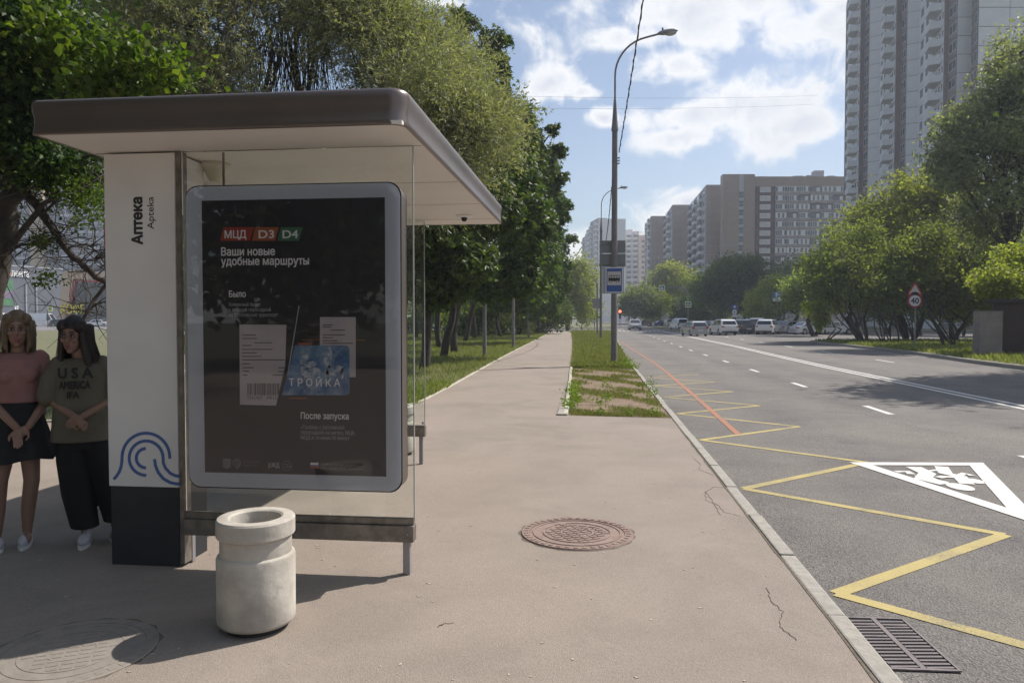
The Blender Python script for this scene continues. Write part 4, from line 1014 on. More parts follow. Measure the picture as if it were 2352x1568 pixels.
part('panel', MB().box((-.22,-.1,5.6),(.35,.1,9.7)), RDB, t, rot=(0,0,0)); part('pole', MB().tube([(.1,0,0),(.1,0,5.6)], .08, 8), GREYM, t)
# flats
FLG = mat('flat_grey', (.26,.27,.29), (.32,.33,.35), .9, .1); TANF = mat('flat_tan', (.50,.40,.27), (.55,.45,.32), .9, .1)
def flats(label, specs):
    t = thing('apartment_building', label, 'building', (0,0,0))
    for pa, pb, d, h, m, sp in specs:
        a, b = at(pa,733,d), at(pb,733,d); L = (b-a).length
        part('section', MB().box((0,0,-.1),(L,16,h)), m, t, loc=(a.x,a.y,0), rot=(0,0,YAW))
        if sp:
            n_ = max(1,int(L/sp)); w_ = L/n_
            me = MB().box((w_*.12,-.3,.2),(w_*.88,-.001,1.1),1).box((w_*.15,-.25,1.11),(w_*.85,-.002,2.4),0).box((w_*.48,-.3,1.11),(w_*.53,-.251,2.4),1).box((w_*.12,-.3,2.41),(w_*.88,-.001,2.6),1).mesh('window', [WGL, mat('flat_white',(.5,.5,.52),None,.6)])
            for i in range(n_):
                for k in range(5, int(h/2.8)): link('window', me, t, (a.x+i*w_*cos(YAW), a.y+i*w_*sin(YAW), k*2.8), (0,0,YAW))
flats('grey and tan apartment building behind the supermarket', [(-300,71,262,46,FLG,5),(72,103,260,48,TANF,None),(104,138,262,46,FLG,None)])
flats('white glazed apartment building behind the cafe', [(140,420,255,52,FLG,4.2)])
# ---------------------------------------------------------------- vegetation
BARK = mat('bark', (.035,.029,.025), (.065,.055,.046), .95, 6, bump=.8)
BARKG = mat('grey_bark', (.09,.08,.07), (.15,.135,.12), .95, 6, bump=.8)
LW = leafmat('willow_leaf', (0.16, 0.175, 0.1), (0.235, 0.25, 0.155), (0.36, 0.365, 0.27), .36, .42)
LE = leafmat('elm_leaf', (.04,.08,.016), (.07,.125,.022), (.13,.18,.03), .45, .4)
LEM = leafmat('elm_shaded_leaf', (.018,.036,.012), (.028,.055,.016), (.07,.12,.024), .30, .5)  # crown shade put into the colour: darker copy of the elm leaf
LC = leafmat('chestnut_leaf', (.035,.065,.014), (.055,.095,.02), (.11,.15,.034), .35, .35)
LD = leafmat('dark_leaf', (0.055, 0.085, 0.035), (0.085, 0.12, 0.048), (0.14, 0.175, 0.075), .5, .5)
LM = leafmat('mid_leaf', (0.1, 0.135, 0.042), (0.15, 0.19, 0.06), (0.215, 0.245, 0.09), .55, .5)
LY = leafmat('light_leaf', (0.16, 0.19, 0.05), (0.22, 0.255, 0.068), (0.3, 0.32, 0.1), .55, .5)
LP_ = leafmat('poplar_leaf', (0.15, 0.185, 0.11), (0.22, 0.255, 0.16), (0.34, 0.36, 0.27), .5, .42)
LS = leafmat('silver_leaf', (.10,.13,.08), (.16,.19,.12), (.24,.26,.18), .3, .4)
def unit(a): return a/np.maximum(np.linalg.norm(a, axis=1, keepdims=True), 1e-9)
def leaves_mesh(name, P, D, Sd, L, Wd, m, fold=.25):
    n = len(P); D = unit(D); Sd = unit(Sd-D*np.sum(Sd*D,1,keepdims=True)); Nn = np.cross(D, Sd)
    L = L[:,None]; Wd = Wd[:,None]
    V = np.empty((n,4,3), np.float32)
    V[:,0] = P; V[:,1] = P+D*L*.45+Sd*Wd/2+Nn*Wd*fold; V[:,2] = P+D*L; V[:,3] = P+D*L*.45-Sd*Wd/2+Nn*Wd*fold
    me = bpy.data.meshes.new(name); me.vertices.add(4*n); me.vertices.foreach_set('co', V.reshape(-1))
    idx = (np.arange(n)[:,None]*4+np.array([0,1,2,0,2,3])[None]).astype(np.int32).reshape(-1)
    me.loops.add(6*n); me.loops.foreach_set('vertex_index', idx)
    me.polygons.add(2*n); me.polygons.foreach_set('loop_start', np.arange(0,6*n,3,dtype=np.int32))
    try: me.polygons.foreach_set('loop_total', np.full(2*n,3,np.int32))
    except Exception: pass
    me.materials.append(m); me.update(calc_edges=True); return me
def crown_arrays(blobs, n, leaf, mode, rng, clump=.16, shell=.5):
    # blobs: (cx,cy,cz,rx,ry,rz); returns leaf arrays. Leaves grow in clumps or along strands near the blob surfaces.
    seed_ph = rng.random()*6; B = np.array(blobs, float); area = (B[:,3]*B[:,5]+B[:,3]*B[:,4]+B[:,4]*B[:,5]); pr = area/area.sum()
    per = {'broad': 18, 'willow': 22, 'palmate': 1}[mode]; nc = max(1, n//per)
    bi = rng.choice(len(B), nc, p=pr); u = unit(rng.normal(size=(nc,3))); 
    r = (shell+(1-shell)*rng.random(nc)**.6)[:,None]
    ph = bi[:,None]*2.1+seed_ph
    lump = 1+.17*np.sin(u[:,:1]*5+ph)*np.cos(u[:,2:]*6+ph)+.13*np.sin(u[:,1:2]*11+ph*3)*np.sin(u[:,2:]*13+ph)+.10*np.maximum(rng.normal(size=(nc,1)),-1)
    ns = 16                                           # boughs: leaves gather round these, leaving dark hollows between
    su = unit(rng.normal(size=(len(B)*ns,3))); sb = np.repeat(np.arange(len(B)), ns); sr = (.45+.42*rng.random(len(B)*ns))[:,None]
    sc_ = B[sb,:3]+su*B[sb,3:]*sr; pick = bi*ns+rng.integers(0, ns, nc); rad = B[bi,3:]*(.30+.16*rng.random((nc,1)))
    cc = np.where(rng.random((nc,1)) < .16, B[bi,:3]+u*B[bi,3:]*r*lump, sc_[pick]+u*rad*r)
    R_ = B[bi,3:].mean(1)
    if mode == 'willow':
        d = unit(u*.7+rng.normal(size=(nc,3))*.55+np.array([0,0,.12])); t = np.tile(np.arange(per)/per, nc)
        sl = np.repeat(.45+.5*rng.random(nc), per); d_ = np.repeat(d, per, 0)
        P = np.repeat(cc, per, 0)+d_*(t*sl)[:,None]-np.array([0,0,1])*(t**2*sl*.35)[:,None]+rng.normal(size=(nc*per,3))*.03
        D = d_*.8+rng.normal(size=(nc*per,3))*.5; 
    elif mode == 'broad':
        P = np.repeat(cc, per, 0)+rng.normal(size=(nc*per,3))*np.repeat(R_*clump, per)[:,None]*np.array([1,1,.75])
        D = np.repeat(u, per, 0)*.5+rng.normal(size=(nc*per,3))+np.array([0,0,-.25])
    else:
        k = 6; ax = unit(u*.6+rng.normal(size=(nc,3))*.5+np.array([0,0,.55])); e1 = unit(np.cross(ax, rng.normal(size=(nc,3)))); e2 = np.cross(ax, e1)
        a = (np.arange(k)/k*1.72*pi-.86*pi); P = np.repeat(cc, k, 0)
        ca, sa = np.tile(np.cos(a), nc)[:,None], np.tile(np.sin(a), nc)[:,None]
        D = np.repeat(e1,k,0)*ca+np.repeat(e2,k,0)*sa-np.repeat(ax,k,0)*.45
        ln = leaf[0]*(.75+.4*rng.random(nc*k))*(.78+.3*np.tile(np.cos(a/1.6), nc)); 
        return P, D, np.cross(D, np.repeat(ax,k,0)+rng.normal(size=(nc*k,3))*.15), ln, ln*leaf[1]/leaf[0]
    nn = len(P); ln = leaf[0]*(.7+.6*rng.random(nn))
    return P, D, rng.normal(size=(nn,3)), ln, ln*leaf[1]/leaf[0]
def branch(mb, a, b, r0, r1, rng, wob=.08, k=6, n=7, sag=0.):
    a, b = Vector(a), Vector(b); L = (b-a).length; P = []
    o1 = Vector(rng.normal(size=3))*L*wob; o2 = Vector(rng.normal(size=3))*L*wob
    for i in range(n+1):
        t = i/n; P.append(a.lerp(b, t)+o1*sin(pi*t)+o2*sin(2*pi*t)*.5-Vector((0,0,sag*L*t*(1-t)*4)))
    mb.tube(P, [r0+(r1-r0)*i/n for i in range(n+1)], k); return P
def tree(name, label, base, blobs, n, leaf, lm, mode='broad', seed=1, tr=.16, bark=None, trunks=1, fork=.35, clump=.16, shell=.5, group=None, twigs=10, cat='tree', lean=None, crownpart='crown'):
    rng = np.random.default_rng(seed); bx_, by_ = base[0], base[1]; bz = base[2] if len(base) > 2 else 0
    t = thing(name, label, cat, (bx_,by_,bz), 0, group); o = np.array([bx_,by_,bz])
    L = [(b[0]-bx_,b[1]-by_,b[2]-bz,b[3],b[4],b[5]) for b in blobs]
    mb = MB(); cz = sum(b[2] for b in L)/len(L); cx = sum(b[0] for b in L)/len(L); cy = sum(b[1] for b in L)/len(L)
    tips = []
    for k in range(trunks):
        a_ = rng.random()*2*pi; s_ = .25*(trunks > 1)
        p0 = (s_*cos(a_), s_*sin(a_), -.05); p1 = (cx*fork*.45+s_*5*cos(a_)*(trunks > 1), cy*fork*.45+s_*5*sin(a_)*(trunks > 1), max(.6, cz*fork*1.1))
        P = branch(mb, p0, p1, tr, tr*.72, rng, .03, 10); tips.append(P[-1])
    part('trunk', mb, bark or BARK, t, smooth=True)
    mb = MB()
    for i, b in enumerate(L):
        tp = tips[i % len(tips)]; P = branch(mb, tp, b[:3], tr*.55, tr*.18, rng, .07)
        for j in range(twigs):
            u = rng.normal(size=3); u /= np.linalg.norm(u); e = (b[0]+u[0]*b[3]*.85, b[1]+u[1]*b[4]*.85, b[2]+u[2]*b[5]*.85)
            st = P[int(rng.integers(3, len(P)))]; branch(mb, st, e, tr*.17, tr*.03, rng, .08, 4, 5)
    part('branches', mb, bark or BARK, t, smooth=True)
    A = crown_arrays(L, n, leaf, mode, rng, clump, shell)
    link(crownpart, leaves_mesh(crownpart, *A, lm), t); return t
def B_(px, py, rx, ry, d, ky=None):
    c = at(px, py, d); a = rx/FPX*d; b = ry/FPX*d; return (c.x, c.y, c.z, a, (ky or (a+b)/2), b)

# near tree at upper left
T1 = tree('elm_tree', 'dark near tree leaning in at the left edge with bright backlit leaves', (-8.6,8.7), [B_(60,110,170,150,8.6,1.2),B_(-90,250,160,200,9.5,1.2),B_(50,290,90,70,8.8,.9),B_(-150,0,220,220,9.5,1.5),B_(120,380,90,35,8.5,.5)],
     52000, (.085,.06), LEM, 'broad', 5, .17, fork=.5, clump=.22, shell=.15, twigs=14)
rng = np.random.default_rng(8); A = crown_arrays([tuple(v) for v in [B_(330,150,95,45,7.6,.5),B_(220,195,70,30,7.4,.4),B_(400,180,45,30,7.9,.3),B_(180,100,100,60,7.8,.5)]], 2600, (.085,.065), 'broad', rng, .35, .1)
o = link('leafy_branch', leaves_mesh('leafy_branch', A[0]-np.array([[-8.6,8.7,0]]), *A[1:], LE), T1)
mb = MB(); og = Vector((-8.6,8.7,0))
def lim(pts, r0, r1, d, k=8):
    P = [at(x, y, d+dd)-og for (x, y, dd) in pts]; Q = []
    for i in range(len(P)-1):
        for j in range(4): Q.append(P[i].lerp(P[i+1], j/4)+Vector(rng.normal(size=3))*r0*.12)
    Q.append(P[-1]); n_ = len(Q); mb.tube(Q, [r0+(r1-r0)*i/(n_-1) for i in range(n_)], k); return Q
trk = [[(-60,900,0),(-25,700,0),(0,570,0),(30,450,0),(62,360,0),(90,280,0),(120,150,0)]]
lim([(-75,1000,0),(-45,800,0),(-15,630,0),(18,500,0),(42,400,0),(60,320,0),(90,180,0)], .17, .07, 9.0, 12)
L_ = [([(5,590,0),(60,520,-.2),(100,470,-.4),(160,440,-.6),(240,400,-.8)],.045,.012),([(40,410,0),(80,470,-.3),(120,520,-.3),(150,570,-.3),(190,610,-.2),(250,655,0)],.055,.032),
      ([(60,330,0),(100,370,-.2),(140,385,-.4),(200,360,-.5),(250,352,-.5)],.04,.012),([(0,600,0),(40,565,-.2),(80,558,-.3),(130,545,-.4),(155,540,-.4)],.022,.006),
      ([(100,490,-.3),(130,460,-.4),(130,400,-.4),(150,370,-.4)],.018,.008),([(150,570,-.3),(200,560,-.3),(225,580,-.3),(245,615,-.3)],.012,.006),([(30,440,0),(-10,420,-.2),(-40,400,-.2)],.03,.012),([(180,600,-.2),(215,595,-.2),(250,578,-.2)],.008,.003),([(195,720,0),(220,700,0),(245,690,0)],.012,.006)]
Qs = [lim(*a, 9.0) for a in L_]
for Q in Qs:
    for j in range(16):
        s_ = Q[int(rng.integers(1, len(Q)))]; d = Vector(rng.normal(size=3)); d.z = d.z*.6+.1; d.y *= .5
        e = s_+d.normalized()*rng.uniform(.3,.9); P = branch(mb, s_, e, .009, .002, rng, .12, 3, 4)
        for _ in range(2): branch(mb, P[2], P[2]+Vector(rng.normal(size=3))*.3, .004, .0015, rng, .15, 3, 3)
part('bare_limbs', mb, BARK, T1, smooth=True)
part('leaning_stem', MB().tube([at(190,735,8.8)-og, at(215,690,8.9)-og, at(250,645,9.0)-og], .02, 6), BARK, T1)
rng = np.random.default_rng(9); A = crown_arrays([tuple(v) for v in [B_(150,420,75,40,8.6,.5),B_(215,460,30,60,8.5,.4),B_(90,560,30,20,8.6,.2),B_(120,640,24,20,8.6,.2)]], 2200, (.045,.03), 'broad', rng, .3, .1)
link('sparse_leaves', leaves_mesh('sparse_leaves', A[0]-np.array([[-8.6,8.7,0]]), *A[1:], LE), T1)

# silver willows behind the shelter
tree('willow_tree', 'tall silvery willow rising behind the left half of the shelter roof', (-7.2,14.5), [B_(430,60,170,150,14,2.2),B_(300,-60,200,150,15,2.2),B_(560,-80,150,110,15,2.),B_(330,260,110,110,14.5,1.6),B_(500,205,70,75,14,1.)],
     100000, (.105,.024), LW, 'willow', 21, .26, BARKG, 2, .45, shell=.3)
tree('willow_tree', 'broad silvery willow leaning over the right end of the shelter roof', (-6.0,18.5), [B_(810,50,120,120,16,2.2),B_(970,170,130,120,16,2.0),B_(740,-60,140,100,17,2.),B_(1080,290,90,85,16.5,1.4),B_(900,300,150,130,17,2.),B_(1145,275,52,65,17.5,1.1),B_(1065,165,60,62,18,1.2),B_(1010,380,120,80,16.5,1.5),B_(890,20,70,60,17,1.4),B_(990,90,55,55,17,1.2)],
     170000, (.105,.024), LW, 'willow', 22, .2, BARK, 2, .4, shell=.3)
# hanging twigs in the gap between the willows
mb = MB(); rng = np.random.default_rng(3); gk = G(650,860)
for i in range(150):
    x = rng.uniform(555,760); a = at(x, 90+rng.uniform(-60,40), 17+rng.uniform(-1,1)); b = at(x+rng.uniform(-30,30), 240+rng.uniform(-40,60), 17+rng.uniform(-1,1)); branch(mb, a, b, .014, .005, rng, .05, 3, 5)
for i in range(4): branch(mb, at(590+i*45,330,17.5), at(600+i*40,20,17.5), .07, .03, rng, .04, 6, 6)
part('hanging_twigs', mb, BARK, [o for o in C.objects if o.name == 'willow_tree.001'][0]).matrix_parent_inverse = Matrix.Translation((6.0,-18.5,0))

# chestnuts along the path; two crowns shared between copies
def chestnut(label, px, py, blobs, n, seed, tr=.17):
    g = G(px, py); return tree('chestnut_tree', label, (g.x,g.y), blobs, n, (.20,.075), LC, 'palmate', seed, tr, BARK, 1, .4, shell=.45, group='chestnut trees beside the path', twigs=12)
chestnut('chestnut with the lowest branches, trunk just right of the shelter end', 973, 848, [B_(1010,520,130,110,23,2.2),B_(1080,600,75,60,22,1.2),B_(930,440,150,130,24,2.4),B_(1130,470,80,80,24,1.6),B_(1000,660,90,50,23,1.6)], 9000, 31)
chestnut('chestnut second in the row, branches reaching over the path', 1019, 820, [B_(1150,430,95,105,29,2.4),B_(1200,520,70,90,28,1.8),B_(1100,340,90,80,31,2.4),B_(1110,640,85,55,29,1.6),B_(1190,640,60,50,29,1.5)], 10000, 32)
chestnut('chestnut third in the row, rising above the willow', 1043, 811, [B_(1180,300,70,90,34,2.6),B_(1230,400,50,90,36,2.2),B_(1283,345,20,16,36,.7),B_(1268,300,18,14,35,.6),B_(1292,410,18,14,36,.6),B_(1060,55,45,35,34,.9),B_(1135,110,40,45,34,.9),B_(1150,185,28,50,34,.8)], 6500, 33)
chestnut('chestnut fourth in the row beside the path', 1068, 786, [B_(1250,470,48,90,46,2.8),B_(1230,620,70,80,46,3),B_(1215,360,60,60,46,2.5),B_(1300,468,18,13,46,.8),B_(1292,500,20,15,46,.8),B_(1170,690,80,30,46,2.)], 9000, 34)
chestnut('chestnut fifth in the row, its leaves reaching furthest right', 1190, 770, [B_(1275,540,38,75,58,2.6),B_(1265,630,45,60,58,2.6),B_(1262,400,30,55,58,2.),B_(1312,548,17,12,58,1.),B_(1304,610,20,14,58,1.),B_(1302,655,18,14,58,1.),B_(1240,700,45,40,58,2.),B_(1225,500,60,80,58,3)], 7500, 35)
chestnut('chestnut furthest down the path', 1235, 764, [B_(1262,690,34,40,75,2.6),B_(1245,620,45,60,75,3),B_(1290,640,22,30,75,1.6)], 4000, 36)
for i, (px, py, lb) in enumerate(((1010,800,'slender dark trunk behind the nearest chestnut'),(1090,778,'dark trunk between the first two grey path posts'),(1150,775,'dark trunk beside the middle grey path post'),(1232,767,'dark trunk past the last grey path post'))):
    g = G(px, py); rng_ = i+60; d_ = g.y
    tree('lawn_tree', lb, (g.x,g.y), [B_(px-10,610,75,80,d_,3.),B_(px-60,520,80,90,d_,3.)], 5000, (.22,.13), LD, 'broad', rng_, .16, BARK, 1, .55, group='dark trees on the left lawn', clump=.2)
# tree mass further left, seen through the shelter glass and between the women
tree('lawn_tree', 'dark leafy tree seen above the shelter roof corner at left', (-10.5,19), [B_(180,300,140,130,21,2.5),B_(60,200,150,150,22,2.5),B_(330,380,110,90,21,2)], 26000, (.10,.055), LD, 'broad', 71, .2, BARK, 1, .5, clump=.2)
# shrub line across the lawn
rg = random.Random(12)
for i in range(9):
    px = 945+i*38; d_ = 70+rg.uniform(-6,16); g = at(px, 733, d_)
    tree('lawn_shrub', ('dark shrub across the left lawn, %s of nine counted from the shelter' % ORD[i]), (g.x,g.y), [(g.x,g.y,1.3,2.2,1.6,1.3),(g.x+1.5,g.y+.5,2.6,2.0,1.6,1.5)], 2600, (.30,.16), LD if i%3 else LM, 'broad', 80+i, .06, BARK, 3, .3, group='shrubs across the left lawn', twigs=3, cat='shrub')
for i in range(5):
    px = 700+i*85; g = at(px, 733, 60); tree('lawn_tree', 'dark tree of the mass behind the shelter, %s of five from the left' % ORD[i], (g.x,g.y), [(g.x,g.y,6.5,4.2,3,3.4),(g.x+1,g.y,10,3.4,3,3)], 7000, (.34,.18), LD, 'broad', 100+i, .2, BARK, 1, .5, group='trees massed behind the shelter', twigs=4, clump=.2)
for i in range(7):
    px = 985+i*34; g = at(px, 733, 95); tree('park_tree', 'distant park tree glimpsed between the trunks, %s of seven from the left' % ORD[i], (g.x,g.y), [(g.x,g.y,4.6,3.6,3,3.0),(g.x+1,g.y,8,3.2,3,2.8)], 3000, (.42,.25), LD if i%2 else LM, 'broad', 120+i, .2, BARK, 1, .4, group='distant park trees', twigs=3, clump=.2)
# trees where the grass strip ends
g = G(1303,757); tree('bushy_tree', 'bushy yellow-green tree at the far end of the path', (g.x,g.y), [B_(1330,650,45,55,108,3),B_(1300,690,34,45,108,2.5),B_(1350,700,30,45,108,2.5),B_(1318,615,26,26,108,1.8)], 9000, (.36,.2), LY, 'broad', 141, .22, BARK, 3, .35, clump=.2)
for i, (px, hgt) in enumerate(((1336,9),(1366,7))):
    g = G(px, 756); tree('young_tree', ('young staked tree left of the second street lamp','young staked tree beside the second street lamp')[i], (g.x,g.y), [(g.x,g.y,2.0,.9,.9,.8)], 300, (.3,.18), LM, 'broad', 150+i, .06, BARK, 1, .6, twigs=4)

# far side of the road -----------------------------------------
def rt(name, label, px, d, blobs, n, leaf, lm, seed, tr=.2, trunks=1, fork=.35, mode='broad', cat='tree', z=0, clump=.17, group=None, shell=.45):
    g = at(px, 733, d); return tree(name, label, (g.x,g.y,z), [B_(*b) for b in blobs], n, leaf, lm, mode, seed, tr, BARK, trunks, fork, clump, shell, group, 7, cat)
rt('poplar_tree','tall dark poplar filling the upper right edge', 2330, 44, [(2290,240,60,80,44,3),(2345,120,60,70,44,3),(2260,340,100,110,43,3),(2352,330,90,130,44,3),(2205,300,55,70,43,2),(2180,390,50,60,43,2),(2310,500,110,110,44,3.2),(2400,200,80,120,45,3),(2330,190,40,50,43,2)], 31000, (.27,.13), LP_, 201, .3, 1, .4, clump=.14)
rt('lime_tree','rounded yellow-green tree in front of the pale tower', 2090, 56, [(2090,480,100,85,56,3),(2010,530,85,80,56,3),(2170,500,90,90,56,3),(2110,450,60,50,56,2.5),(2070,600,120,70,55,3.2),(2180,620,90,70,56,3),(1960,590,70,65,56,2.5)], 27000, (.27,.14), LY, 202, .2, 3, .3, clump=.15)
rt('maple_tree','dark green tree above the round 40 limit sign', 2190, 51, [(2150,640,110,75,51,2.8),(2250,600,110,90,51,2.8),(2080,655,80,60,51.5,2.5),(2230,690,110,50,51,2.8),(2330,640,80,60,49,2.6),(2120,560,60,60,51,2.4)], 28000, (.24,.12), LM, 203, .16, 4, .3, clump=.15)
rt('maple_tree','leafy tree left of the round 40 limit sign over the leaning stems', 1990, 50, [(1990,650,100,65,50,2.6),(1920,620,70,60,51,2.4),(2050,620,70,60,50,2.4),(1960,560,60,55,52,2.2),(1905,655,45,40,50,2)], 19000, (.24,.12), LM, 204, .12, 5, .3, clump=.15)
rt('small_tree','small light green tree standing among the parked white cars', 1894, 56, [(1880,715,32,30,56,1.1),(1905,690,30,28,56,1.1),(1884,745,10,16,56,.5)], 4500, (.17,.11), LY, 205, .06, 2, .35)
rt('hornbeam_tree','light green branches hanging over the brick pillar', 2330, 34, [(2310,640,70,35,33,1.6),(2290,660,45,25,33,1.2),(2360,610,70,60,34,1.6)], 8000, (.16,.10), LY, 206, .12, 1, .6)
rt('dark_tree','very dark tree mass behind the road signs in front of the brown block', 1690, 150, [(1690,650,75,60,150,7),(1740,660,60,60,150,6),(1640,670,55,50,150,6),(1700,620,50,35,150,5),(1770,690,50,45,150,5)], 26000, (.55,.32), LD, 207, .4, 2, .3)
rt('silver_tree','silvery grey-green tree behind the parking sign', 1810, 100, [(1810,640,40,40,100,3),(1845,660,40,45,100,3),(1790,665,35,35,100,2.5)], 9000, (.38,.15), LS, 208, .25, 2, .3)
rt('light_tree','bright green tree left of the parking sign', 1755, 96, [(1750,690,38,40,96,2.6),(1780,670,35,35,96,2.4),(1740,720,32,22,96,2.2)], 8000, (.34,.2), LY, 209, .2, 2, .3)
rt('light_tree','tall light green tree behind the crossing gantry', 1550, 175, [(1555,650,50,40,175,6),(1520,670,45,40,175,5),(1590,670,40,40,175,5),(1540,625,28,24,175,4)], 14000, (.6,.34), LY, 210, .4, 2, .3)
rt('roadside_tree','mid green tree right of the red traffic light', 1470, 150, [(1470,690,42,34,150,5),(1500,700,40,34,150,5),(1445,705,24,26,150,3)], 10000, (.55,.32), LM, 211, .3, 3, .3)
rt('roadside_tree','low dark tree behind the crossing gantry post', 1610, 165, [(1600,705,45,34,165,5),(1640,710,45,32,165,4),(1570,712,36,28,165,4)], 11000, (.5,.28), LD, 212, .3, 3, .3)
rt('roadside_tree','mid green tree above the parked white saloon', 1870, 74, [(1860,675,60,45,74,3),(1848,692,22,24,74,2.),(1900,640,45,45,74,3)], 12000, (.30,.17), LM, 213, .2, 3, .3)
for i, (px, d_) in enumerate(((1960,72),(2040,66),(2120,60),(2210,58),(2290,56),(2370,54),(1790,118),(1720,128))):
    rt('screen_tree','dark tree screening the far side of the verge, '+('behind the small tree','left of the limit sign','right of the limit sign','left of the brick pillar','behind the brick pillar','beyond the gatehouse','behind the parking sign','furthest left by the road signs')[i], px, d_+16, [(px,690,70,40,d_+16,3),(px+25,630,70,50,d_+16,3)], 5500, (.4,.24), LD, 230+i, .15, 2, .4, group='screen of trees behind the verge')
# roadside shrub with leaning stems
rng = np.random.default_rng(17)
for i, (px, py) in enumerate(((2030,788),(2045,786),(2085,785),(2097,786),(1990,790),(2065,787),(2170,797),(2195,797))):
    g = G(px, py); t = thing('lilac_stems', 'clump of dark leaning stems on the verge, '+('second','third','fifth','sixth','leftmost','fourth','seventh','rightmost')[i]+' along the row', 'shrub', g, 0, 'lilac stems on the verge')
    for j in range(3):
        mb = MB(); branch(mb, (0,0,0), Vector((rng.normal()*.5-.9, rng.normal()*.5, rng.uniform(2.2,3.2))), .05, .025, rng, .05, 5, 5); part('stem', mb, BARK, t)
for i, (x, y) in enumerate(((17.6,25.2),(19.6,18.5),(22.5,29.5))):
    tree('offscreen_maple', ('maple beyond the right edge whose shade crosses the far lane','maple just outside the picture at right, nearest the camera','maple by the gatehouse outside the right edge')[i], (x,y), [(x,y,10.4,3.0,2.6,1.9),(x-.6,y-.6,13.2,2.6,2.4,1.8)], 12000, (.26,.17), LD, 'broad', 320+i, .2, BARK, 1, .45, twigs=4, clump=.2)
tree('offscreen_maple', 'unseen maple added above the left edge, its crown shutting out sky light', (-9.2,1.5), [(-7.6,2.4,6.4,3.0,2.6,1.9),(-6.0,.6,7.2,2.8,2.4,1.8),(-9,3.2,7.6,2.6,2.2,1.8),(-5.2,-2.5,6.6,2.6,2.6,1.8)], 22000, (.14,.09), LD, 'broad', 340, .2, BARK, 1, .5, twigs=4, clump=.2)  # crown added out of view to deepen the shade left of the shelter
# trees added behind the camera to block sky light and darken the poster glass
for i, (x, y) in enumerate(((-3,-17),(-8,-14),(-12,-9),(-19,-14),(-13.5,-2),(2,-24))):
    tree('offscreen_maple', 'dark maple added behind the camera to block sky light, '+('nearest the shelter side','second from the road','third from the road','furthest from the road','closest to the left lawn','beside the road')[i], (x,y), [(x,y,5.6,3.8,3.4,3.4),(x+1,y,9.4,3.4,3.4,3.0),(x-1,y,3.2,3.4,3,2.2)], 10000, (.34,.26), LD, 'broad', 300+i, .2, BARK, 1, .4, group='added maples behind the camera', twigs=3, clump=.2)

# ---------------------------------------------------------------- grass
GR = leafmat('grass_blade', (0.11, 0.14, 0.05), (0.17, 0.19, 0.07), (0.26, 0.25, 0.13), .4, .5)
def inpoly(x, y, P):
    P = np.array(P); c = np.zeros(len(x), bool); j = len(P)-1
    for i in range(len(P)):
        m = ((P[i,1] > y) != (P[j,1] > y)) & (x < (P[j,0]-P[i,0])*(y-P[i,1])/(P[j,1]-P[i,1]+1e-12)+P[i,0]); c ^= m; j = i
    return c
def grass(name, label, poly, n, box, h, w, seed, bias=None, z=-.012, patch=0., parentk=None):
    rng = np.random.default_rng(seed); x = rng.uniform(box[0],box[1],n); y = box[2]+(box[3]-box[2])*rng.random(n)**1.7
    k = inpoly(x, y, poly)
    if patch: f = np.sin(x*2.3+1)*np.sin(y*1.7)+np.sin(x*5.1+y*3.3)*.6+rng.normal(size=n)*.3; k &= f > patch
    x, y = x[k], y[k]; m = len(x); sc = np.clip(y/14, .8, 5)
    P = np.stack([x,y,np.full(m,z)],1); D = np.stack([rng.normal(size=m)*.45, rng.normal(size=m)*.45, np.ones(m)],1)
    L = h*(.5+rng.random(m))*np.clip(sc,.8,1.6); Wd = w*sc*(.7+.6*rng.random(m))
    return tag(link(name, leaves_mesh(name, P, D, rng.normal(size=(m,3)), L, Wd, GR, .1)), label, 'grass', kind='stuff')
grass('strip_grass', 'short green grass on the strip between path and road', [(-.72,23.7),(1.2,23.7),(1.5,50),(2.4,100),(-3.2,100),(-2.5,82),(-1.33,46.4),(-.98,34)], 90000, (-3.2,2.4,23.7,100), .09, .012, 1)
grass('lawn_grass', 'green lawn under the trees left of the path', [(p[0]-.03,p[1]) for p in PLf]+[(-20,96),(-30,60),(-12,12),(-9.5,9.6),(-6.2,11.9),(-3.82,12.7)], 230000, (-24,-3.1,9.5,90), .09, .011, 2)
grass('lawn_edge_weeds', 'taller weeds along the lawn edge by the path corner', [(-3.25,13.2),(-3.3,17),(-3.9,17),(-4.6,13.6),(-7,12.6),(-6.2,11.9),(-3.82,12.7)], 26000, (-7,-3.1,11.8,17), .15, .016, 3)
grass('soil_weeds', 'patchy weeds on the bare soil between path and kerb', [(-.40,12.0),(1.2,11.85),(1.2,23.6),(-.72,23.6),(-.54,15.8)], 40000, (-.7,1.2,11.9,23.6), .045, .011, 4, patch=.25)
grass('verge_grass', 'sunny grass on the verge across the road', [(14.4,24.6),(14.3,27),(14.5,30),(15.2,36),(15.6,55),(30,58),(58,59),(58,24.6)], 90000, (14,50,24.6,60), .12, .02, 5, z=0)
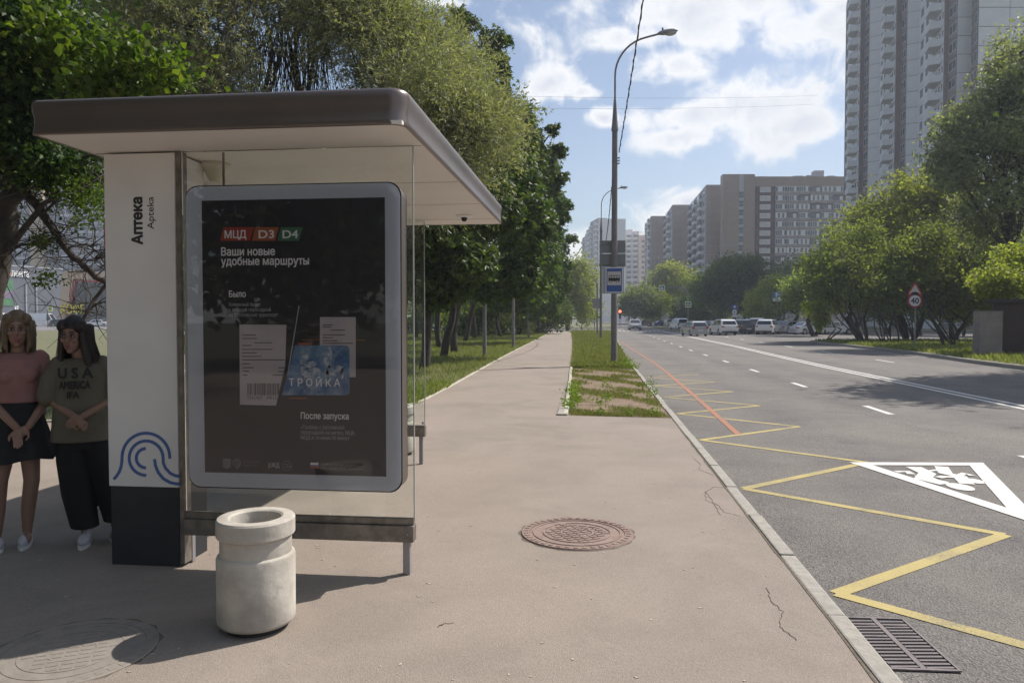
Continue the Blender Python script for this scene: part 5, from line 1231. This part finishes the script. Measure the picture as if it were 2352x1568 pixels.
# leafy weeds along the soil patch
LWD = leafmat('weed_leaf', (.09,.16,.02), (.13,.21,.03), (.19,.26,.05), .45, .45)
rng = np.random.default_rng(44)
wl = [(-.40+.03*rng.normal(), y, .13) for y in np.arange(12.7,17.2,.34)]+[(1.12,14.6,.16),(1.15,16.5,.18),(.95,12.15,.13),(.6,12.1,.12),(.1,12.15,.12),(1.14,22.5,.2),(1.1,23.4,.25),(.95,23.9,.3),(1.1,24.6,.25),(.25,14.2,.12),(.7,15,.12),(.3,17.2,.12),(.05,13.6,.14)]
def weeds(name, label, spots, seed):
    rng = np.random.default_rng(seed); out = []
    for x, y, sz in spots: out.append(crown_arrays([(x,y,sz*.5,sz*.9,sz*.8,sz*.6)], int(60+200*sz), (.05*(.6+sz*2),.032*(.6+sz*2)), 'broad', rng, .5, .1))
    tag(link(name, leaves_mesh(name, *[np.concatenate([o[k] for o in out]) for k in range(5)], LWD)), label, 'weeds', kind='stuff')
weeds('edge_weeds', 'leafy weeds along the edges of the bare soil patch', wl, 51)
sp = []
for i in range(26):
    x = -6.6+i*.13; y = 12.45+.1*sin(i*2)-(.25 if x > -4 else 0)-(x+3.4)*.02
    if i >= 22: x = -3.42; y = 13.9+(i-22)*.9
    sp.append((x, y, .15))
weeds('lawn_edge_plants', 'low leafy weeds on the lawn edge by the path corner', sp, 52)
# ---------------------------------------------------------------- cars
CGL = mat('car_glass', (.012,.014,.018), None, .05, coat=.5, spec=.8); TYRE = mat('tyre', (.02,.02,.02), None, .8); RIMM = mat('rim', (.35,.35,.36), None, .35, metal=.7)
LAMP = mat('head_lamp', (.6,.6,.62), None, .1, coat=1); TAIL = mat('tail_lamp', (.35,.02,.02), None, .2, coat=1); PLATE = mat('plate_white', (.6,.6,.58), None, .5); TRIM = mat('car_trim', (.025,.025,.027), None, .5)
def paint(name, c): return mat('paint_'+name, c, None, .28, metal=.15 if name in ('silver','grey') else 0, coat=1)
PW, PS, PB, PR_, PBL, PG = paint('white',(.70,.70,.71)), paint('silver',(.38,.38,.39)), paint('black',(.014,.015,.018)), paint('dark_red',(.10,.012,.012)), paint('blue',(.02,.07,.28)), paint('grey',(.11,.115,.12))
SHP = {  # length, width, height, belt, sill, profile of lower body / greenhouse (x along length, front at +)
 'hatch': dict(L=4.1,W=1.72,H=1.48,belt=.92,hood=(.80,1.12),g=[(-1.98,.92),(-1.75,1.36),(-1.35,1.47),(-.1,1.48),(.40,1.42),(1.12,.95)],wh=.30,clr=.20,ax=(-1.28,1.30)),
 'suv': dict(L=4.5,W=1.86,H=1.68,belt=1.05,hood=(.95,1.15),g=[(-2.12,1.05),(-1.85,1.52),(-1.5,1.65),(-.2,1.68),(.35,1.60),(1.08,1.08)],wh=.35,clr=.26,ax=(-1.35,1.38)),
 'saloon': dict(L=4.6,W=1.80,H=1.46,belt=.92,hood=(.78,1.2),g=[(-1.72,.94),(-1.05,1.38),(-.6,1.45),(.15,1.46),(.55,1.40),(1.28,.93)],wh=.32,clr=.2,ax=(-1.35,1.38)),
 'van': dict(L=4.2,W=1.84,H=1.82,belt=1.0,hood=(.88,1.35),g=[(-2.05,1.0),(-2.02,1.72),(-1.8,1.81),(.3,1.82),(.75,1.72),(1.42,1.02)],wh=.31,clr=.22,ax=(-1.3,1.35)),
 'cargo': dict(L=5.8,W=2.1,H=2.75,belt=1.25,hood=(1.2,2.35),g=[(-2.85,1.25),(-2.84,2.65),(-2.7,2.74),(1.1,2.75),(1.5,2.6),(2.35,1.3)],wh=.36,clr=.3,ax=(-1.8,1.9)),
}
CARM = {}
def car_parts(kind, pm):
    key = (kind, pm.name)
    if key in CARM: return CARM[key]
    s = SHP[kind]; L, Wd, clr, wh, bl = s['L'], s['W'], s['clr'], s['wh'], s['belt']; hf, hr = L/2, -L/2; out = []
    # lower body outline with wheel arches, extruded across the width, narrower at the nose and tail
    pr = [(hr+.03,.42),(hr,.62),(hr+.06,bl-.03),(s['g'][0][0],bl+.005)]
    pr += [(s['g'][-1][0],bl+.02),(s['g'][-1][0]+.45,bl-.03),(hf-.28,s['hood'][0]),(hf-.04,s['hood'][0]-.22),(hf,.50),(hf-.03,.34),(hf-.12,clr)]
    for ax in (s['ax'][1], s['ax'][0]):
        for k in range(9): a = pi*k/8; pr.append((ax+(wh+.07)*cos(a), max(clr, wh+(wh+.07)*sin(a)-.02)))
    pr += [(hr+.12,clr)]
    n = len(pr); mb = MB(); rows = []
    for yy, sc, dz in ((-Wd/2+.0,.975,0),(-Wd/2+.0,.99,0),(Wd/2,.99,0),(Wd/2,.975,0)): pass
    secs = [(-Wd/2, .94), (-Wd/2+.14, 1.0), (Wd/2-.14, 1.0), (Wd/2, .94)]
    vs = [(x*sc if abs(x) > L*.36 else x, yy, z-(.05 if sc < 1 and z > bl-.1 else 0)) for yy, sc in secs for x, z in pr]
    fs = [tuple(range(n))] + [(j*n+i, (j+1)*n+i, (j+1)*n+(i+1)%n, j*n+(i+1)%n) for j in range(3) for i in range(n)] + [tuple(3*n+i for i in range(n-1,-1,-1))]
    mb.add(vs, fs); out.append(('body', mb.mesh('body', pm, R(35)), None))
    g = s['g']; H = s['H']; ng = len(g); mb = MB()
    def hw(z): return Wd/2-.05-(z-bl)/(H-bl)*.20
    vs = [(x, -hw(z), z) for x, z in g]+[(x, hw(z), z) for x, z in g]
    mb.add(vs, [tuple(range(ng))]+[tuple(range(2*ng-1, ng-1, -1))]+[(i, ng+i, ng+(i+1), i+1) for i in range(ng-1)])
    out.append(('cabin', mb.mesh('cabin', pm, R(30)), None))
    def gw(i, j, t0=.12, t1=.88, wf=.86):       # window on the slope between profile points i and j
        (x0,z0),(x1,z1) = g[i], g[j]; dx, dz = x1-x0, z1-z0; ln = math.hypot(dx, dz); nx, nz = -dz/ln, dx/ln
        a = (x0+dx*t0, z0+dz*t0); b = (x0+dx*t1, z0+dz*t1); wa, wb = hw(a[1])*wf, hw(b[1])*wf
        if nz < -.3 or (nx*(x0+x1) < 0): nx, nz = -nx, -nz
        e = .012; return MB().add([(a[0]+nx*e,-wa,a[1]+nz*e),(a[0]+nx*e,wa,a[1]+nz*e),(b[0]+nx*e,wb,b[1]+nz*e),(b[0]+nx*e,-wb,b[1]+nz*e)],[(0,1,2,3),(3,2,1,0)][:1])
    out.append(('rear_window', gw(0,1,.12,.92).mesh('rear_window', CGL), None))
    out.append(('windscreen', gw(ng-2,ng-1,.06,.92).mesh('windscreen', CGL), None))
    zt, zb_ = H-.12, bl+.05; xr0 = g[1][0]+.02; xf0 = g[-2][0]-.02; xb = g[0][0]+.30; xfb = g[-1][0]-.26
    for sd in (-1, 1):
        cuts = [(xb,xr0+.18,.0),( ) ] ; m_ = MB(); mid = [( -.42), (.32)] if kind != 'cargo' else [(1.0),(1.05)]
        xs0 = [xb, mid[0]-.04, mid[1]-.04]; 
        def P(x, z): return (x, sd*(hw(z)+.010), z)
        if kind in ('cargo',): quads = [[(1.15,zb_),(xfb,zb_),(xf0,zt),(1.15,zt)]]
        elif kind == 'van': quads = [[(-1.75,zb_),(-.55,zb_),(-.55,zt),(-1.75,zt)],[(-.45,zb_),(.4,zb_),(.3,zt),(-.45,zt)],[(.48,zb_),(xfb,zb_),(xf0,zt),(.38,zt)]]
        else: quads = [[(xb,zb_),(-.45,zb_),(-.45,zt),(xr0+.30,zt)],[(-.38,zb_),(.48,zb_),(.30,zt),(-.38,zt)],[(.55,zb_),(xfb,zb_),(xf0,zt),(.37,zt)]]
        for q in quads:
            q = [P(*p) for p in q]; mm = MB().add(q if sd < 0 else q[::-1], [(0,1,2,3)]); out.append(('side_window', mm.mesh('side_window', CGL), None))
    for ax in s['ax']:
        for sd in (-1, 1):
            tm = MB(); c = (ax, sd*(Wd/2-.10), wh); 
            prof = [(.0,-.09),(wh-.03,-.09),(wh,-.07),(wh,.07),(wh-.03,.09),(wh*.66,.095)]
            vs = [(c[0]+r*cos(2*pi*j/20), c[1]+sd*y, c[2]+r*sin(2*pi*j/20)) for r, y in prof for j in range(20)]
            tm.add(vs, [(i*20+j, i*20+(j+1)%20, (i+1)*20+(j+1)%20, (i+1)*20+j) for i in range(len(prof)-1) for j in range(20)])
            rm = MB(); rv = [(c[0]+wh*.66*cos(2*pi*j/20), c[1]+sd*.085, c[2]+wh*.66*sin(2*pi*j/20)) for j in range(20)]; rm.add(rv, [tuple(range(20))]); 
            for j in range(5):
                a = 2*pi*j/5; rm.add([(c[0]+r_*cos(a+o_), c[1]+sd*.097, c[2]+r_*sin(a+o_)) for r_, o_ in ((.04,-1),(.04,1),(wh*.64,.16),(wh*.64,-.16))], [(0,1,2,3)])
            out.append(('wheel', tm.mesh('tyre', TYRE, R(40)), rm.mesh('rim', RIMM)))
    hz = s['hood'][0]-.14; tz = bl-.10
    for sd in (-1, 1):
        y = sd*(Wd/2-.30)
        out.append(('headlight', MB().box((hf-.17,y-.17,hz-.07),(hf-.035,y+.17,hz+.07)).mesh('headlight', LAMP), None))
        tall = .28 if kind in ('van','hatch','cargo') else .12
        yy = sd*(Wd/2-.16); out.append(('tail_light', MB().box((hr-.012,yy-(.10 if tall > .2 else .2),tz-.10),(hr+.25,yy+.10,tz-.10+tall)).mesh('tail_light', TAIL), None))
        out.append(('mirror', MB().box((xf0+.38,sd*(Wd/2+.02)-.08,bl+.03),(xf0+.50,sd*(Wd/2+.02)+.10,bl+.17)).mesh('mirror', pm), None))
    out.append(('bumper', MB().box((hf-.10,-Wd/2+.12,clr),(hf+.012,Wd/2-.12,.40)).mesh('bumper', TRIM if kind in ('suv','van','cargo') else pm), None))
    out.append(('bumper', MB().box((hr-.012,-Wd/2+.10,clr),(hr+.10,Wd/2-.10,.44)).mesh('bumper', TRIM if kind in ('suv','van','cargo') else pm), None))
    out.append(('grille', MB().box((hf-.06,-.42,.46),(hf+.008,.42,.62)).mesh('grille', TRIM), None))
    out.append(('number_plate', MB().box((hf+.013,-.26,.34),(hf+.025,.26,.45)).mesh('number_plate', PLATE), None))
    out.append(('number_plate', MB().box((hr-.03,-.26,.52),(hr-.013,.26,.63)).mesh('number_plate', PLATE), None))
    CARM[key] = out; return out
def car(kind, pm, px, py, rz, label, z=ZR, name='parked_car', cat='car', group=None):
    g = G(px, py, z); t = thing(name, label, cat, g, rz, group)
    for nm, me, sub in car_parts(kind, pm):
        o = link(nm, me, t)
        if sub: link('rim', sub, o)
    return t
U = pi/2  # car nose away from the camera
car('suv', PS, 1458, 758, -U, 'silver crossover driving towards the camera in the near lane', name='moving_car', group='cars on the road')
car('van', PW, 1559, 757, U+.22, 'small white van driving away, furthest of the moving cars', name='moving_car', group='cars on the road')
car('hatch', PS, 1594, 771, U+.18, 'silver hatchback driving away over the double centre line', name='moving_car', group='cars on the road')
car('suv', PW, 1660, 769, U+.16, 'white crossover driving away beside the parked cars', name='moving_car', group='cars on the road')
gp = 'cars in the right-hand parking lot'
for a in ((('saloon', PB, 1634, 758, U+.3), 'black saloon just right of the silver hatchback'), (('hatch', PB, 1618, 756, U+.2), 'dark hatchback partly behind the silver hatchback'),
          (('hatch', PG, 1690, 762, U-.25), 'grey hatchback behind the right side of the white crossover'), (('suv', PB, 1706, 764, U-.3), 'black crossover second right of the moving white crossover'),
          (('suv', PB, 1725, 766, U-.3), 'black estate with pale reflections beside the white people carrier'), (('van', PW, 1741, 766, U-.3), 'white people carrier half behind a white crossover'),
          (('suv', PW, 1765, 768, U-.45), 'white crossover with dark rear window in front of the parking sign'), (('saloon', PW, 1787, 764, U-.6), 'white saloon behind the parking sign pole'),
          (('saloon', PS, 1812, 765, .7), 'silver saloon with open view of its front wheel, right of the parking sign'), (('saloon', PG, 1826, 762, .8), 'dark grey saloon behind the silver saloon'),
          (('saloon', PW, 1862, 768, .35), 'white saloon behind the small light green tree'), (('saloon', PW, 1916, 768, -.12), 'white saloon with its nose sticking out right of the small tree'),
          (('hatch', PB, 1760, 757, U), 'black hatchback in the back row of the parking lot'), (('suv', PS, 1715, 756, U), 'silver crossover in the back row of the parking lot'), (('saloon', PW, 1800, 757, U), 'white saloon in the back row of the parking lot'),
          (('suv', PR_, 1505, 749.5, -.3), 'dark red car parked under the tree behind the moving silver crossover'), (('saloon', PBL, 1523, 750, .2), 'blue car parked between the dark red and the white one'), (('suv', PW, 1549, 750.5, .1), 'white off-roader parked on the far island'), (('hatch', PB, 1490, 748.5, .1), 'black hatchback parked furthest left beyond the island')):
    car(*a[0], a[1], group=gp)
gl = 'vehicles in the lot left of the road'
for a in ((('cargo', PW, 98, 750, .25), 'white panel van above the left woman, its box side in sun'), (('cargo', PW, -4, 751, .1), 'white van cut by the left edge of the picture'), (('hatch', PB, 142, 750, .3), 'black hatchback right of the white panel van'),
          (('saloon', PB, 170, 749, .0), 'black saloon behind the dark-haired woman'), (('hatch', PR_, 205, 749.5, .3), 'dark red hatchback above the dark-haired woman'), (('saloon', PW, 228, 750, .15), 'white saloon just left of the pharmacy pillar'), (('suv', PG, 250, 749, .1), 'grey crossover half behind the pharmacy pillar')):
    car(*a[0], a[1], z=.03, group=gl)
# lime-edged sign on the left lot and bright lamp masts
g = G(110,752,.03); t = thing('crossing_sign_post', 'lime-bordered square sign above the dark-haired woman', 'road sign', g); p_ = PL(116,715,g.y)
part('pole', MB().tube([(0,0,0),(0,0,p_.z+.2),(p_.x-g.x,0,p_.z+.1)], .06, 8), BLACK, t); s_ = .9
part('plate', MB().box((p_.x-g.x-s_/2,-.1,p_.z),(p_.x-g.x+s_/2,-.05,p_.z+s_)), SYE, t); part('inner_plate', MB().box((p_.x-g.x-s_*.3,-.12,p_.z+s_*.2),(p_.x-g.x+s_*.3,-.101,p_.z+s_*.8)), SBK, t)

# ---------------------------------------------------------------- people
SKIN = mat('skin', (.23,.135,.10), (.27,.165,.12), .55, 6, spec=.3)
def remesh(name, mb, m, parent, vox=.007, sm=6, decimate=None):
    o = link(name, mb.mesh(name, m), parent)
    md = o.modifiers.new('remesh', 'REMESH'); md.mode = 'VOXEL'; md.voxel_size = vox; md.use_smooth_shade = True
    if sm: s = o.modifiers.new('smooth', 'SMOOTH'); s.iterations = sm; s.factor = .5
    bpy.context.view_layer.update()
    me = bpy.data.meshes.new_from_object(o.evaluated_get(bpy.context.evaluated_depsgraph_get())); me.materials.clear(); me.materials.append(m); me.shade_smooth()
    o.modifiers.clear(); o.data = me; return o
def caps(mb, pts, rad, k=12):        # tapered chain with rounded joints
    mb.tube(pts, rad, k)
    for p, r in zip(pts, rad): mb.ell(p, (r,r,r), k, 8)
def flat(mb, pts, rads, k=20):       # stacked elliptical sections: (x,y,z),(rx,ry)
    vs = [(p[0]+r[0]*cos(2*pi*j/k), p[1]+r[1]*sin(2*pi*j/k), p[2]) for p, r in zip(pts, rads) for j in range(k)]; n = len(pts)
    mb.add(vs, [(i*k+j, i*k+(j+1)%k, (i+1)*k+(j+1)%k, (i+1)*k+j) for i in range(n-1) for j in range(k)]+[tuple(range(k-1,-1,-1)), tuple((n-1)*k+j for j in range(k))])
def head(mb, c, yaw, tilt, s=1.0):
    M = Matrix.Rotation(yaw, 3, 'Z') @ Matrix.Rotation(tilt, 3, 'X'); T_ = lambda *p: Vector(c)+M @ Vector(p)*s
    mb.ell(T_(0,.012,.03), (.073*s,.092*s,.088*s), 24, 16, M=M)             # skull
    mb.ell(T_(0,-.028,-.035), (.056*s,.060*s,.072*s), 20, 12, M=M)          # face
    mb.ell(T_(0,-.062,-.092), (.024*s,.022*s,.020*s), 12, 8, M=M)           # chin
    mb.tube([T_(0,-.080,.02), T_(0,-.106,-.022)], [.009*s,.014*s], 8); mb.ell(T_(0,-.100,-.026), (.016*s,.013*s,.011*s), 10, 8, M=M)
    for sx in (-1,1):
        mb.ell(T_(.036*sx,-.070,-.018), (.024*s,.020*s,.020*s), 10, 8, M=M); mb.ell(T_(.074*sx,.01,-.012), (.010*s,.018*s,.030*s), 10, 8, M=M)
        mb.ell(T_(.030*sx,-.080,.034), (.024*s,.012*s,.008*s), 10, 6, M=M)
    mb.ell(T_(0,-.088,-.056), (.024*s,.012*s,.009*s), 12, 8, M=M); mb.ell(T_(0,-.086,-.067), (.019*s,.012*s,.009*s), 12, 8, M=M)
    return T_, M
def face_bits(t, T_, M, s, lip, brow):
    mb = MB()
    for sx in (-1,1): mb.ell(T_(.031*sx,-.086,.008), (.013*s,.008*s,.007*s), 12, 8, M=M)
    part('eyes', mb, mat('eye_white',(.28,.26,.25),None,.3), t, smooth=True)
    mb = MB()
    for sx in (-1,1): mb.ell(T_(.031*sx,-.0925,.008), (.006*s,.003*s,.006*s), 10, 6, M=M); mb.ell(T_(.031*sx,-.088,.0165), (.016*s,.008*s,.0028*s), 10, 6, M=M)
    part('irises', mb, BLACK, t, smooth=True)
    mb = MB()
    for sx in (-1,1): mb.ell(T_(.032*sx,-.0905,.036), (.021*s,.006*s,.0042*s), 10, 6, M=M)
    part('eyebrows', mb, brow, t, smooth=True)
    part('lips', MB().ell(T_(0,-.0955,-.057), (.024*s,.008*s,.0065*s), 14, 8, M=M).ell(T_(0,-.094,-.067), (.018*s,.008*s,.007*s), 14, 8, M=M), lip, t, smooth=True)
def hand(mb, w, d, side, s=1.0, spread=.0, n=Vector((0,-1,0))):
    w = Vector(w); d = Vector(d).normalized(); sd = d.cross(n).normalized()*side; n = sd.cross(d)*side
    c = w+d*.045*s; M = Matrix((sd, n, d)).transposed(); mb.ell(c, (.036*s,.015*s,.048*s), 14, 10, M=M)
    for i, (o, ln) in enumerate(((-.027,.062),(-.009,.072),(.009,.067),(.026,.052))):
        b = w+d*.078*s+sd*o*s; m1 = b+(d*.9+n*.25+sd*o*2).normalized()*ln*.5*s; e = m1+(d*.75+n*.65).normalized()*ln*.45*s; caps(mb, [b, m1, e], [.0088*s,.0080*s,.0068*s], 8)
    b = w+d*.025*s-sd*.028*s; m1 = b+(d*.6-sd*.75+n*.2).normalized()*.036*s; caps(mb, [b, m1, m1+(d*.9-sd*.1+n*.3).normalized()*.030*s], [.011*s,.0095*s,.008*s], 8)

# left woman: pink T-shirt, black flared skirt
k1 = 5.05/FPX
g = G(50,1252); W1 = thing('person', 'woman in a pink T-shirt and flared black skirt with clasped hands', 'person', (g.x,g.y,0), YAW+R(30)); W1.scale = (.87,.95,1)
X = lambda px: (px-50)*k1
Zp = lambda py: EYE+(733-py)*k1*.995
mb = MB(); T_, M_ = head(mb, (X(50),-.02,Zp(763)+.01), .0, -.05, 1.02)
caps(mb, [(0,.02,1.30),(0,.01,1.38),(0,.0,1.46)], [.06,.052,.05])
flat(mb, [(0,.02,.80),(0,.02,.90),(0,.02,1.00),(0,.01,1.12),(0,.0,1.22),(0,.01,1.30)], [(.14,.095),(.135,.095),(.12,.09),(.14,.10),(.155,.10),(.10,.06)])
for sx in (-1,1): mb.ell((.15*sx,.01,1.285), (.055,.05,.05))
# arms to hands clasped low in front
caps(mb, [(.165,.01,1.28),(.205,.02,1.02),(.075,-.155,.84)], [.048,.040,.027]); caps(mb, [(-.165,.01,1.28),(-.205,.02,1.02),(-.01,-.165,.835)], [.048,.040,.027])
hand(mb, (.068,-.16,.832), (-.75,-.10,-.65), 1, .95); hand(mb, (-.005,-.175,.825), (.10,-.18,-.98), -1, .95)
# legs
caps(mb, [(.055,.02,.85),(.075,-.01,.45),(.045,.03,.24),(.035,.04,.08)], [.088,.058,.052,.034]); caps(mb, [(-.06,.02,.85),(-.135,.0,.46),(-.155,.04,.24),(-.165,.05,.08)], [.088,.058,.052,.034])
for x_ in (.03,-.17): mb.ell((x_,-.02,.05), (.04,.11,.04))
remesh('body', mb, SKIN, W1, .0055, 4)
face_bits(W1, T_, M_, 1.02, mat('lip',(.24,.08,.07),None,.4), mat('fair_brow',(.12,.08,.05),None,.8))
mb = MB(); c_ = Vector((X(50),-.02,Zp(763)+.01)); flat(mb, [(0,.025,1.005-.02),(0,.02,1.06),(0,.01,1.14),(0,.0,1.22),(0,.005,1.275),(0,.012,1.325)], [(.165,.125),(.155,.12),(.16,.122),(.172,.122),(.165,.10),(.09,.062)])
for sx in (-1,1):
    caps(mb, [(.145*sx,.01,1.285),(.195*sx,.015,1.16)], [.058,.060]); mb.ell((.07*sx,-.075,1.175), (.065,.055,.06))
o = remesh('t_shirt', mb, mat('pink_cotton', (.24,.12,.11), (.28,.14,.13), .9, 8, bump=.3), W1, .008, 5)
mb = MB(); K = 40; rows = []
for i in range(9):
    t_ = i/8; z = 1.0-t_*.40; r = .135+t_*.085+(t_**2)*.03
    for j in range(K):
        a = 2*pi*j/K; f_ = 1+.07*t_*sin(a*9)+.04*t_*sin(a*5+1); rows.append((r*f_*cos(a), .02+r*.80*f_*sin(a), z+.012*t_*sin(a*4)))
mb.add(rows, [((i+1)*K+j, (i+1)*K+(j+1)%K, i*K+(j+1)%K, i*K+j) for i in range(8) for j in range(K)]); part('skirt', mb, mat('black_cloth', (.010,.010,.012), (.016,.016,.018), .9, 8), W1, smooth=True)
HAIRF = mat('fair_hair', (.085,.055,.028), (.14,.095,.05), .55, 30, coord='Object'); HAIRD = mat('dark_hair', (.012,.008,.007), (.022,.015,.012), .5, 30)
def hair(t, c, s, m, length, spread, side=0., yaw=0., tilt=0.):
    mb = MB(); M = Matrix.Rotation(yaw, 3, 'Z') @ Matrix.Rotation(tilt, 3, 'X'); T_ = lambda *p: Vector(c)+M @ Vector(p)*s
    mb.ell(T_(0,.024,.052), (.084*s,.098*s,.090*s), 24, 16, M=M)
    for sx in (-1,1):
        mb.ell(T_(.058*sx,-.020,.070), (.040*s,.055*s,.045*s), 14, 10, M=M)
        for q in range(6):
            x0, y0_ = (.066+.005*q)*sx, -.022+.022*q; lf = length*(1-.08*q*(sx > 0))*(1+.10*sin(q*2.7+sx))
            caps(mb, [T_(x0,y0_,.055), T_(x0*1.08,y0_,-.03), T_((.078+spread*.35)*sx+side*.3,y0_*1.0,-.03-lf*.5)-Vector((0,0,0)), T_((.060+spread)*sx+side,y0_*1.1+.0,-.03-lf)], [.023*s,.022*s,.024*s,.005*s], 8)
    for q in range(9):
        a = -1+2*q/8; caps(mb, [T_(a*.07,.085,.05), T_(a*.085,.10,-.06), T_(a*(.09+spread*.6)+side,.09,-.03-length)], [.030*s,.032*s,.008*s], 8)
    o = remesh('hair', mb, m, t, .006, 3)
    sb = MB(); rg_ = random.Random(int(length*1000))
    for q in range(170):                              # loose strands over the mass of hair
        a = rg_.uniform(-pi*.12, pi*1.12); r0 = .088; x0, y0_ = r0*cos(a), .035+.095*sin(a)
        top = T_(x0*.35, y0_*.5+.02, .132); mid = T_(x0*1.04, y0_, .05); e = T_((abs(x0)+spread)*(1 if x0 > 0 else -1)*1.14+side, y0_*1.06, -.05-length*rg_.uniform(.75,1.12))
        w = rg_.uniform(-.008,.008); sb.tube([top, mid+M @ Vector((w,w,0)), mid.lerp(e,.5)+M @ Vector((w*2+.008*(1 if x0 > 0 else -1),w,0)), e+M @ Vector((w*2,w*2,0))], [.0022,.0026,.0024,.0008], 4, caps=False)
    tag(part('loose_strands', sb, m, o), kind='stuff')
    return o
hair(W1, (X(50),-.02,Zp(763)+.01), 1.04, HAIRF, .115, .0, 0, .0, -.05)
SHO = mat('pale_trainer', (.50,.49,.52), (.42,.41,.46), .7, 8); SOLE = mat('white_sole', (.6,.6,.6), None, .6)
def shoe(t, x, y, rz, nm='shoe', m=SHO):
    mb = MB(); mb.ell((0,-.06,.045), (.042,.10,.040), 16, 10); mb.ell((0,.05,.055), (.038,.07,.05), 16, 10); mb.tube([(0,.055,.05),(0,.06,.10)], [.038,.040], 14); 
    o = remesh(nm, mb, m, t, .006, 3); o.location = (x,y,0); o.rotation_euler = (0,0,rz)
    pts = [(.044*cos(a)*(1.0 if sin(a) < 0 else .88), .0+.155*sin(a)*1.0-.02) for a in [2*pi*i/24 for i in range(24)]]
    part('sole', MB().slab(pts, .001, .022), SOLE, o)
shoe(W1, .03, .01, -.12); shoe(W1, -.17, .02, .25)

# right woman: olive printed T-shirt, wide black trousers, long dark hair
k2 = 5.1/FPX
g = G(192,1247); W2_ = thing('person', 'dark-haired woman in a loose olive printed T-shirt and wide black trousers', 'person', (g.x,g.y,0), YAW+R(22)); W2_.scale = (.9,.95,1)
X = lambda px: (px-192)*k2
Zp = lambda py: EYE+(733-py)*k2*.995
hc = (X(178), -.03, Zp(776)+.012)
mb = MB(); T_, M_ = head(mb, hc, -.25, .06, 1.0)
caps(mb, [(.0,.02,1.27),(-.012,.01,1.34),(-.03,.0,1.40)], [.058,.050,.048])
flat(mb, [(0,.02,.78),(0,.02,.9),(0,.02,1.0),(0,.01,1.1),(0,.0,1.2),(0,.01,1.27)], [(.15,.11),(.16,.12),(.13,.10),(.135,.10),(.15,.10),(.10,.06)])
caps(mb, [(.16,.01,1.25),(.215,.03,1.00),(.045,-.17,.905)], [.045,.038,.025]); caps(mb, [(-.16,.01,1.25),(-.205,.03,1.00),(-.02,-.175,.90)], [.045,.038,.025])
hand(mb, (.04,-.175,.90), (-.85,-.20,-.45), 1, .9); hand(mb, (-.015,-.19,.895), (.7,-.25,-.55), -1, .9)
caps(mb, [(.07,.02,.8),(.16,.02,.42),(.21,.05,.10)], [.08,.05,.03]); caps(mb, [(-.06,.02,.8),(-.035,.0,.42),(.01,.02,.08)], [.08,.05,.03])
for x_, y_ in ((.215,.0),(.015,-.03)): mb.ell((x_,y_,.045), (.038,.10,.035))
remesh('body', mb, SKIN, W2_, .0055, 4)
face_bits(W2_, T_, M_, 1.0, mat('lip',(.24,.08,.07),None,.4), BLACK)
OLV = mat('olive_cotton', (.105,.095,.07), (.13,.118,.088), .9, 8, bump=.3)
mb = MB(); flat(mb, [(.0,.01,Zp(1013)),(0,.01,.85),(0,.01,1.0),(0,.0,1.15),(0,.005,1.225),(0,.01,1.285)], [(.215,.145),(.20,.14),(.185,.135),(.185,.13),(.165,.10),(.085,.06)])
for sx in (-1,1): caps(mb, [(.145*sx,.01,1.24),(.205*sx,.015,1.13),(.225*sx,.015,1.03)], [.062,.070,.075])
o = remesh('t_shirt', mb, OLV, W2_, .009, 5)
INKB = mat('shirt_print', (.02,.022,.02), None, .9)
def shirt_text(s, py, pl, pr_, size, bold):
    me = text_mesh(s, size, INKB, depth=.0, bold=bold, width=(pr_-pl)*k2)
    x0 = X(pl)
    for v in me.vertices:
        x = v.co.x+x0; z = v.co.y+Zp(py); y = .0-.141*math.sqrt(max(.05, 1-(x/.20)**2))-.004; v.co = (x, y, z)
    link('shirt_print', me, W2_)
shirt_text('U S A', 865, 148, 226, .098, .005); shirt_text('AMERICA', 889, 150, 220, .072, .004); shirt_text('IFA', 910, 168, 196, .060, .003)
mb = MB()
def leg_tube(P, Rr): flat(mb, P, Rr, 18)
leg_tube([(-.095+.0,.02,.02+.10),(-.075,.01,.30),(-.075,.015,.55),(-.07,.02,.76)], [(.108,.10),(.115,.11),(.118,.115),(.115,.115)]) if False else leg_tube([(.01,.02,.11),(-.035,.01,.35),(-.065,.015,.58),(-.07,.02,.78)], [(.100,.105),(.112,.11),(.112,.115),(.112,.115)])
leg_tube([(.225,.05,.13),(.18,.03,.35),(.11,.02,.58),(.075,.02,.78)], [(.095,.10),(.10,.105),(.105,.11),(.105,.115)])
flat(mb, [(0,.02,.66),(0,.02,.78),(0,.02,.88)], [(.17,.125),(.175,.13),(.15,.11)])
remesh('trousers', mb, mat('black_cloth_soft', (.008,.008,.010), None, .9), W2_, .009, 4)
h_o = hair(W2_, hc, 1.02, HAIRD, .25, .045, .03, -.25, .06)
shoe(W2_, .02, -.02, -.05); shoe(W2_, .215, .02, .3)

# ---------------------------------------------------------------- haze
hz = MB().box((-320,-120,-1.6),(320,480,95)); ho = part('haze', hz, None or mat('haze_air',(1,1,1)), None); ho['kind'] = 'stuff'
hm = MATS['haze_air']; ht = hm.node_tree; ht.nodes.clear(); hn = N(ht)
pv = hn('ShaderNodeVolumePrincipled', {'Color': (.80,.87,1,1), 'Density': .0007, 'Anisotropy': .2})
hn('ShaderNodeOutputMaterial', {'Volume': pv.outputs[0]})
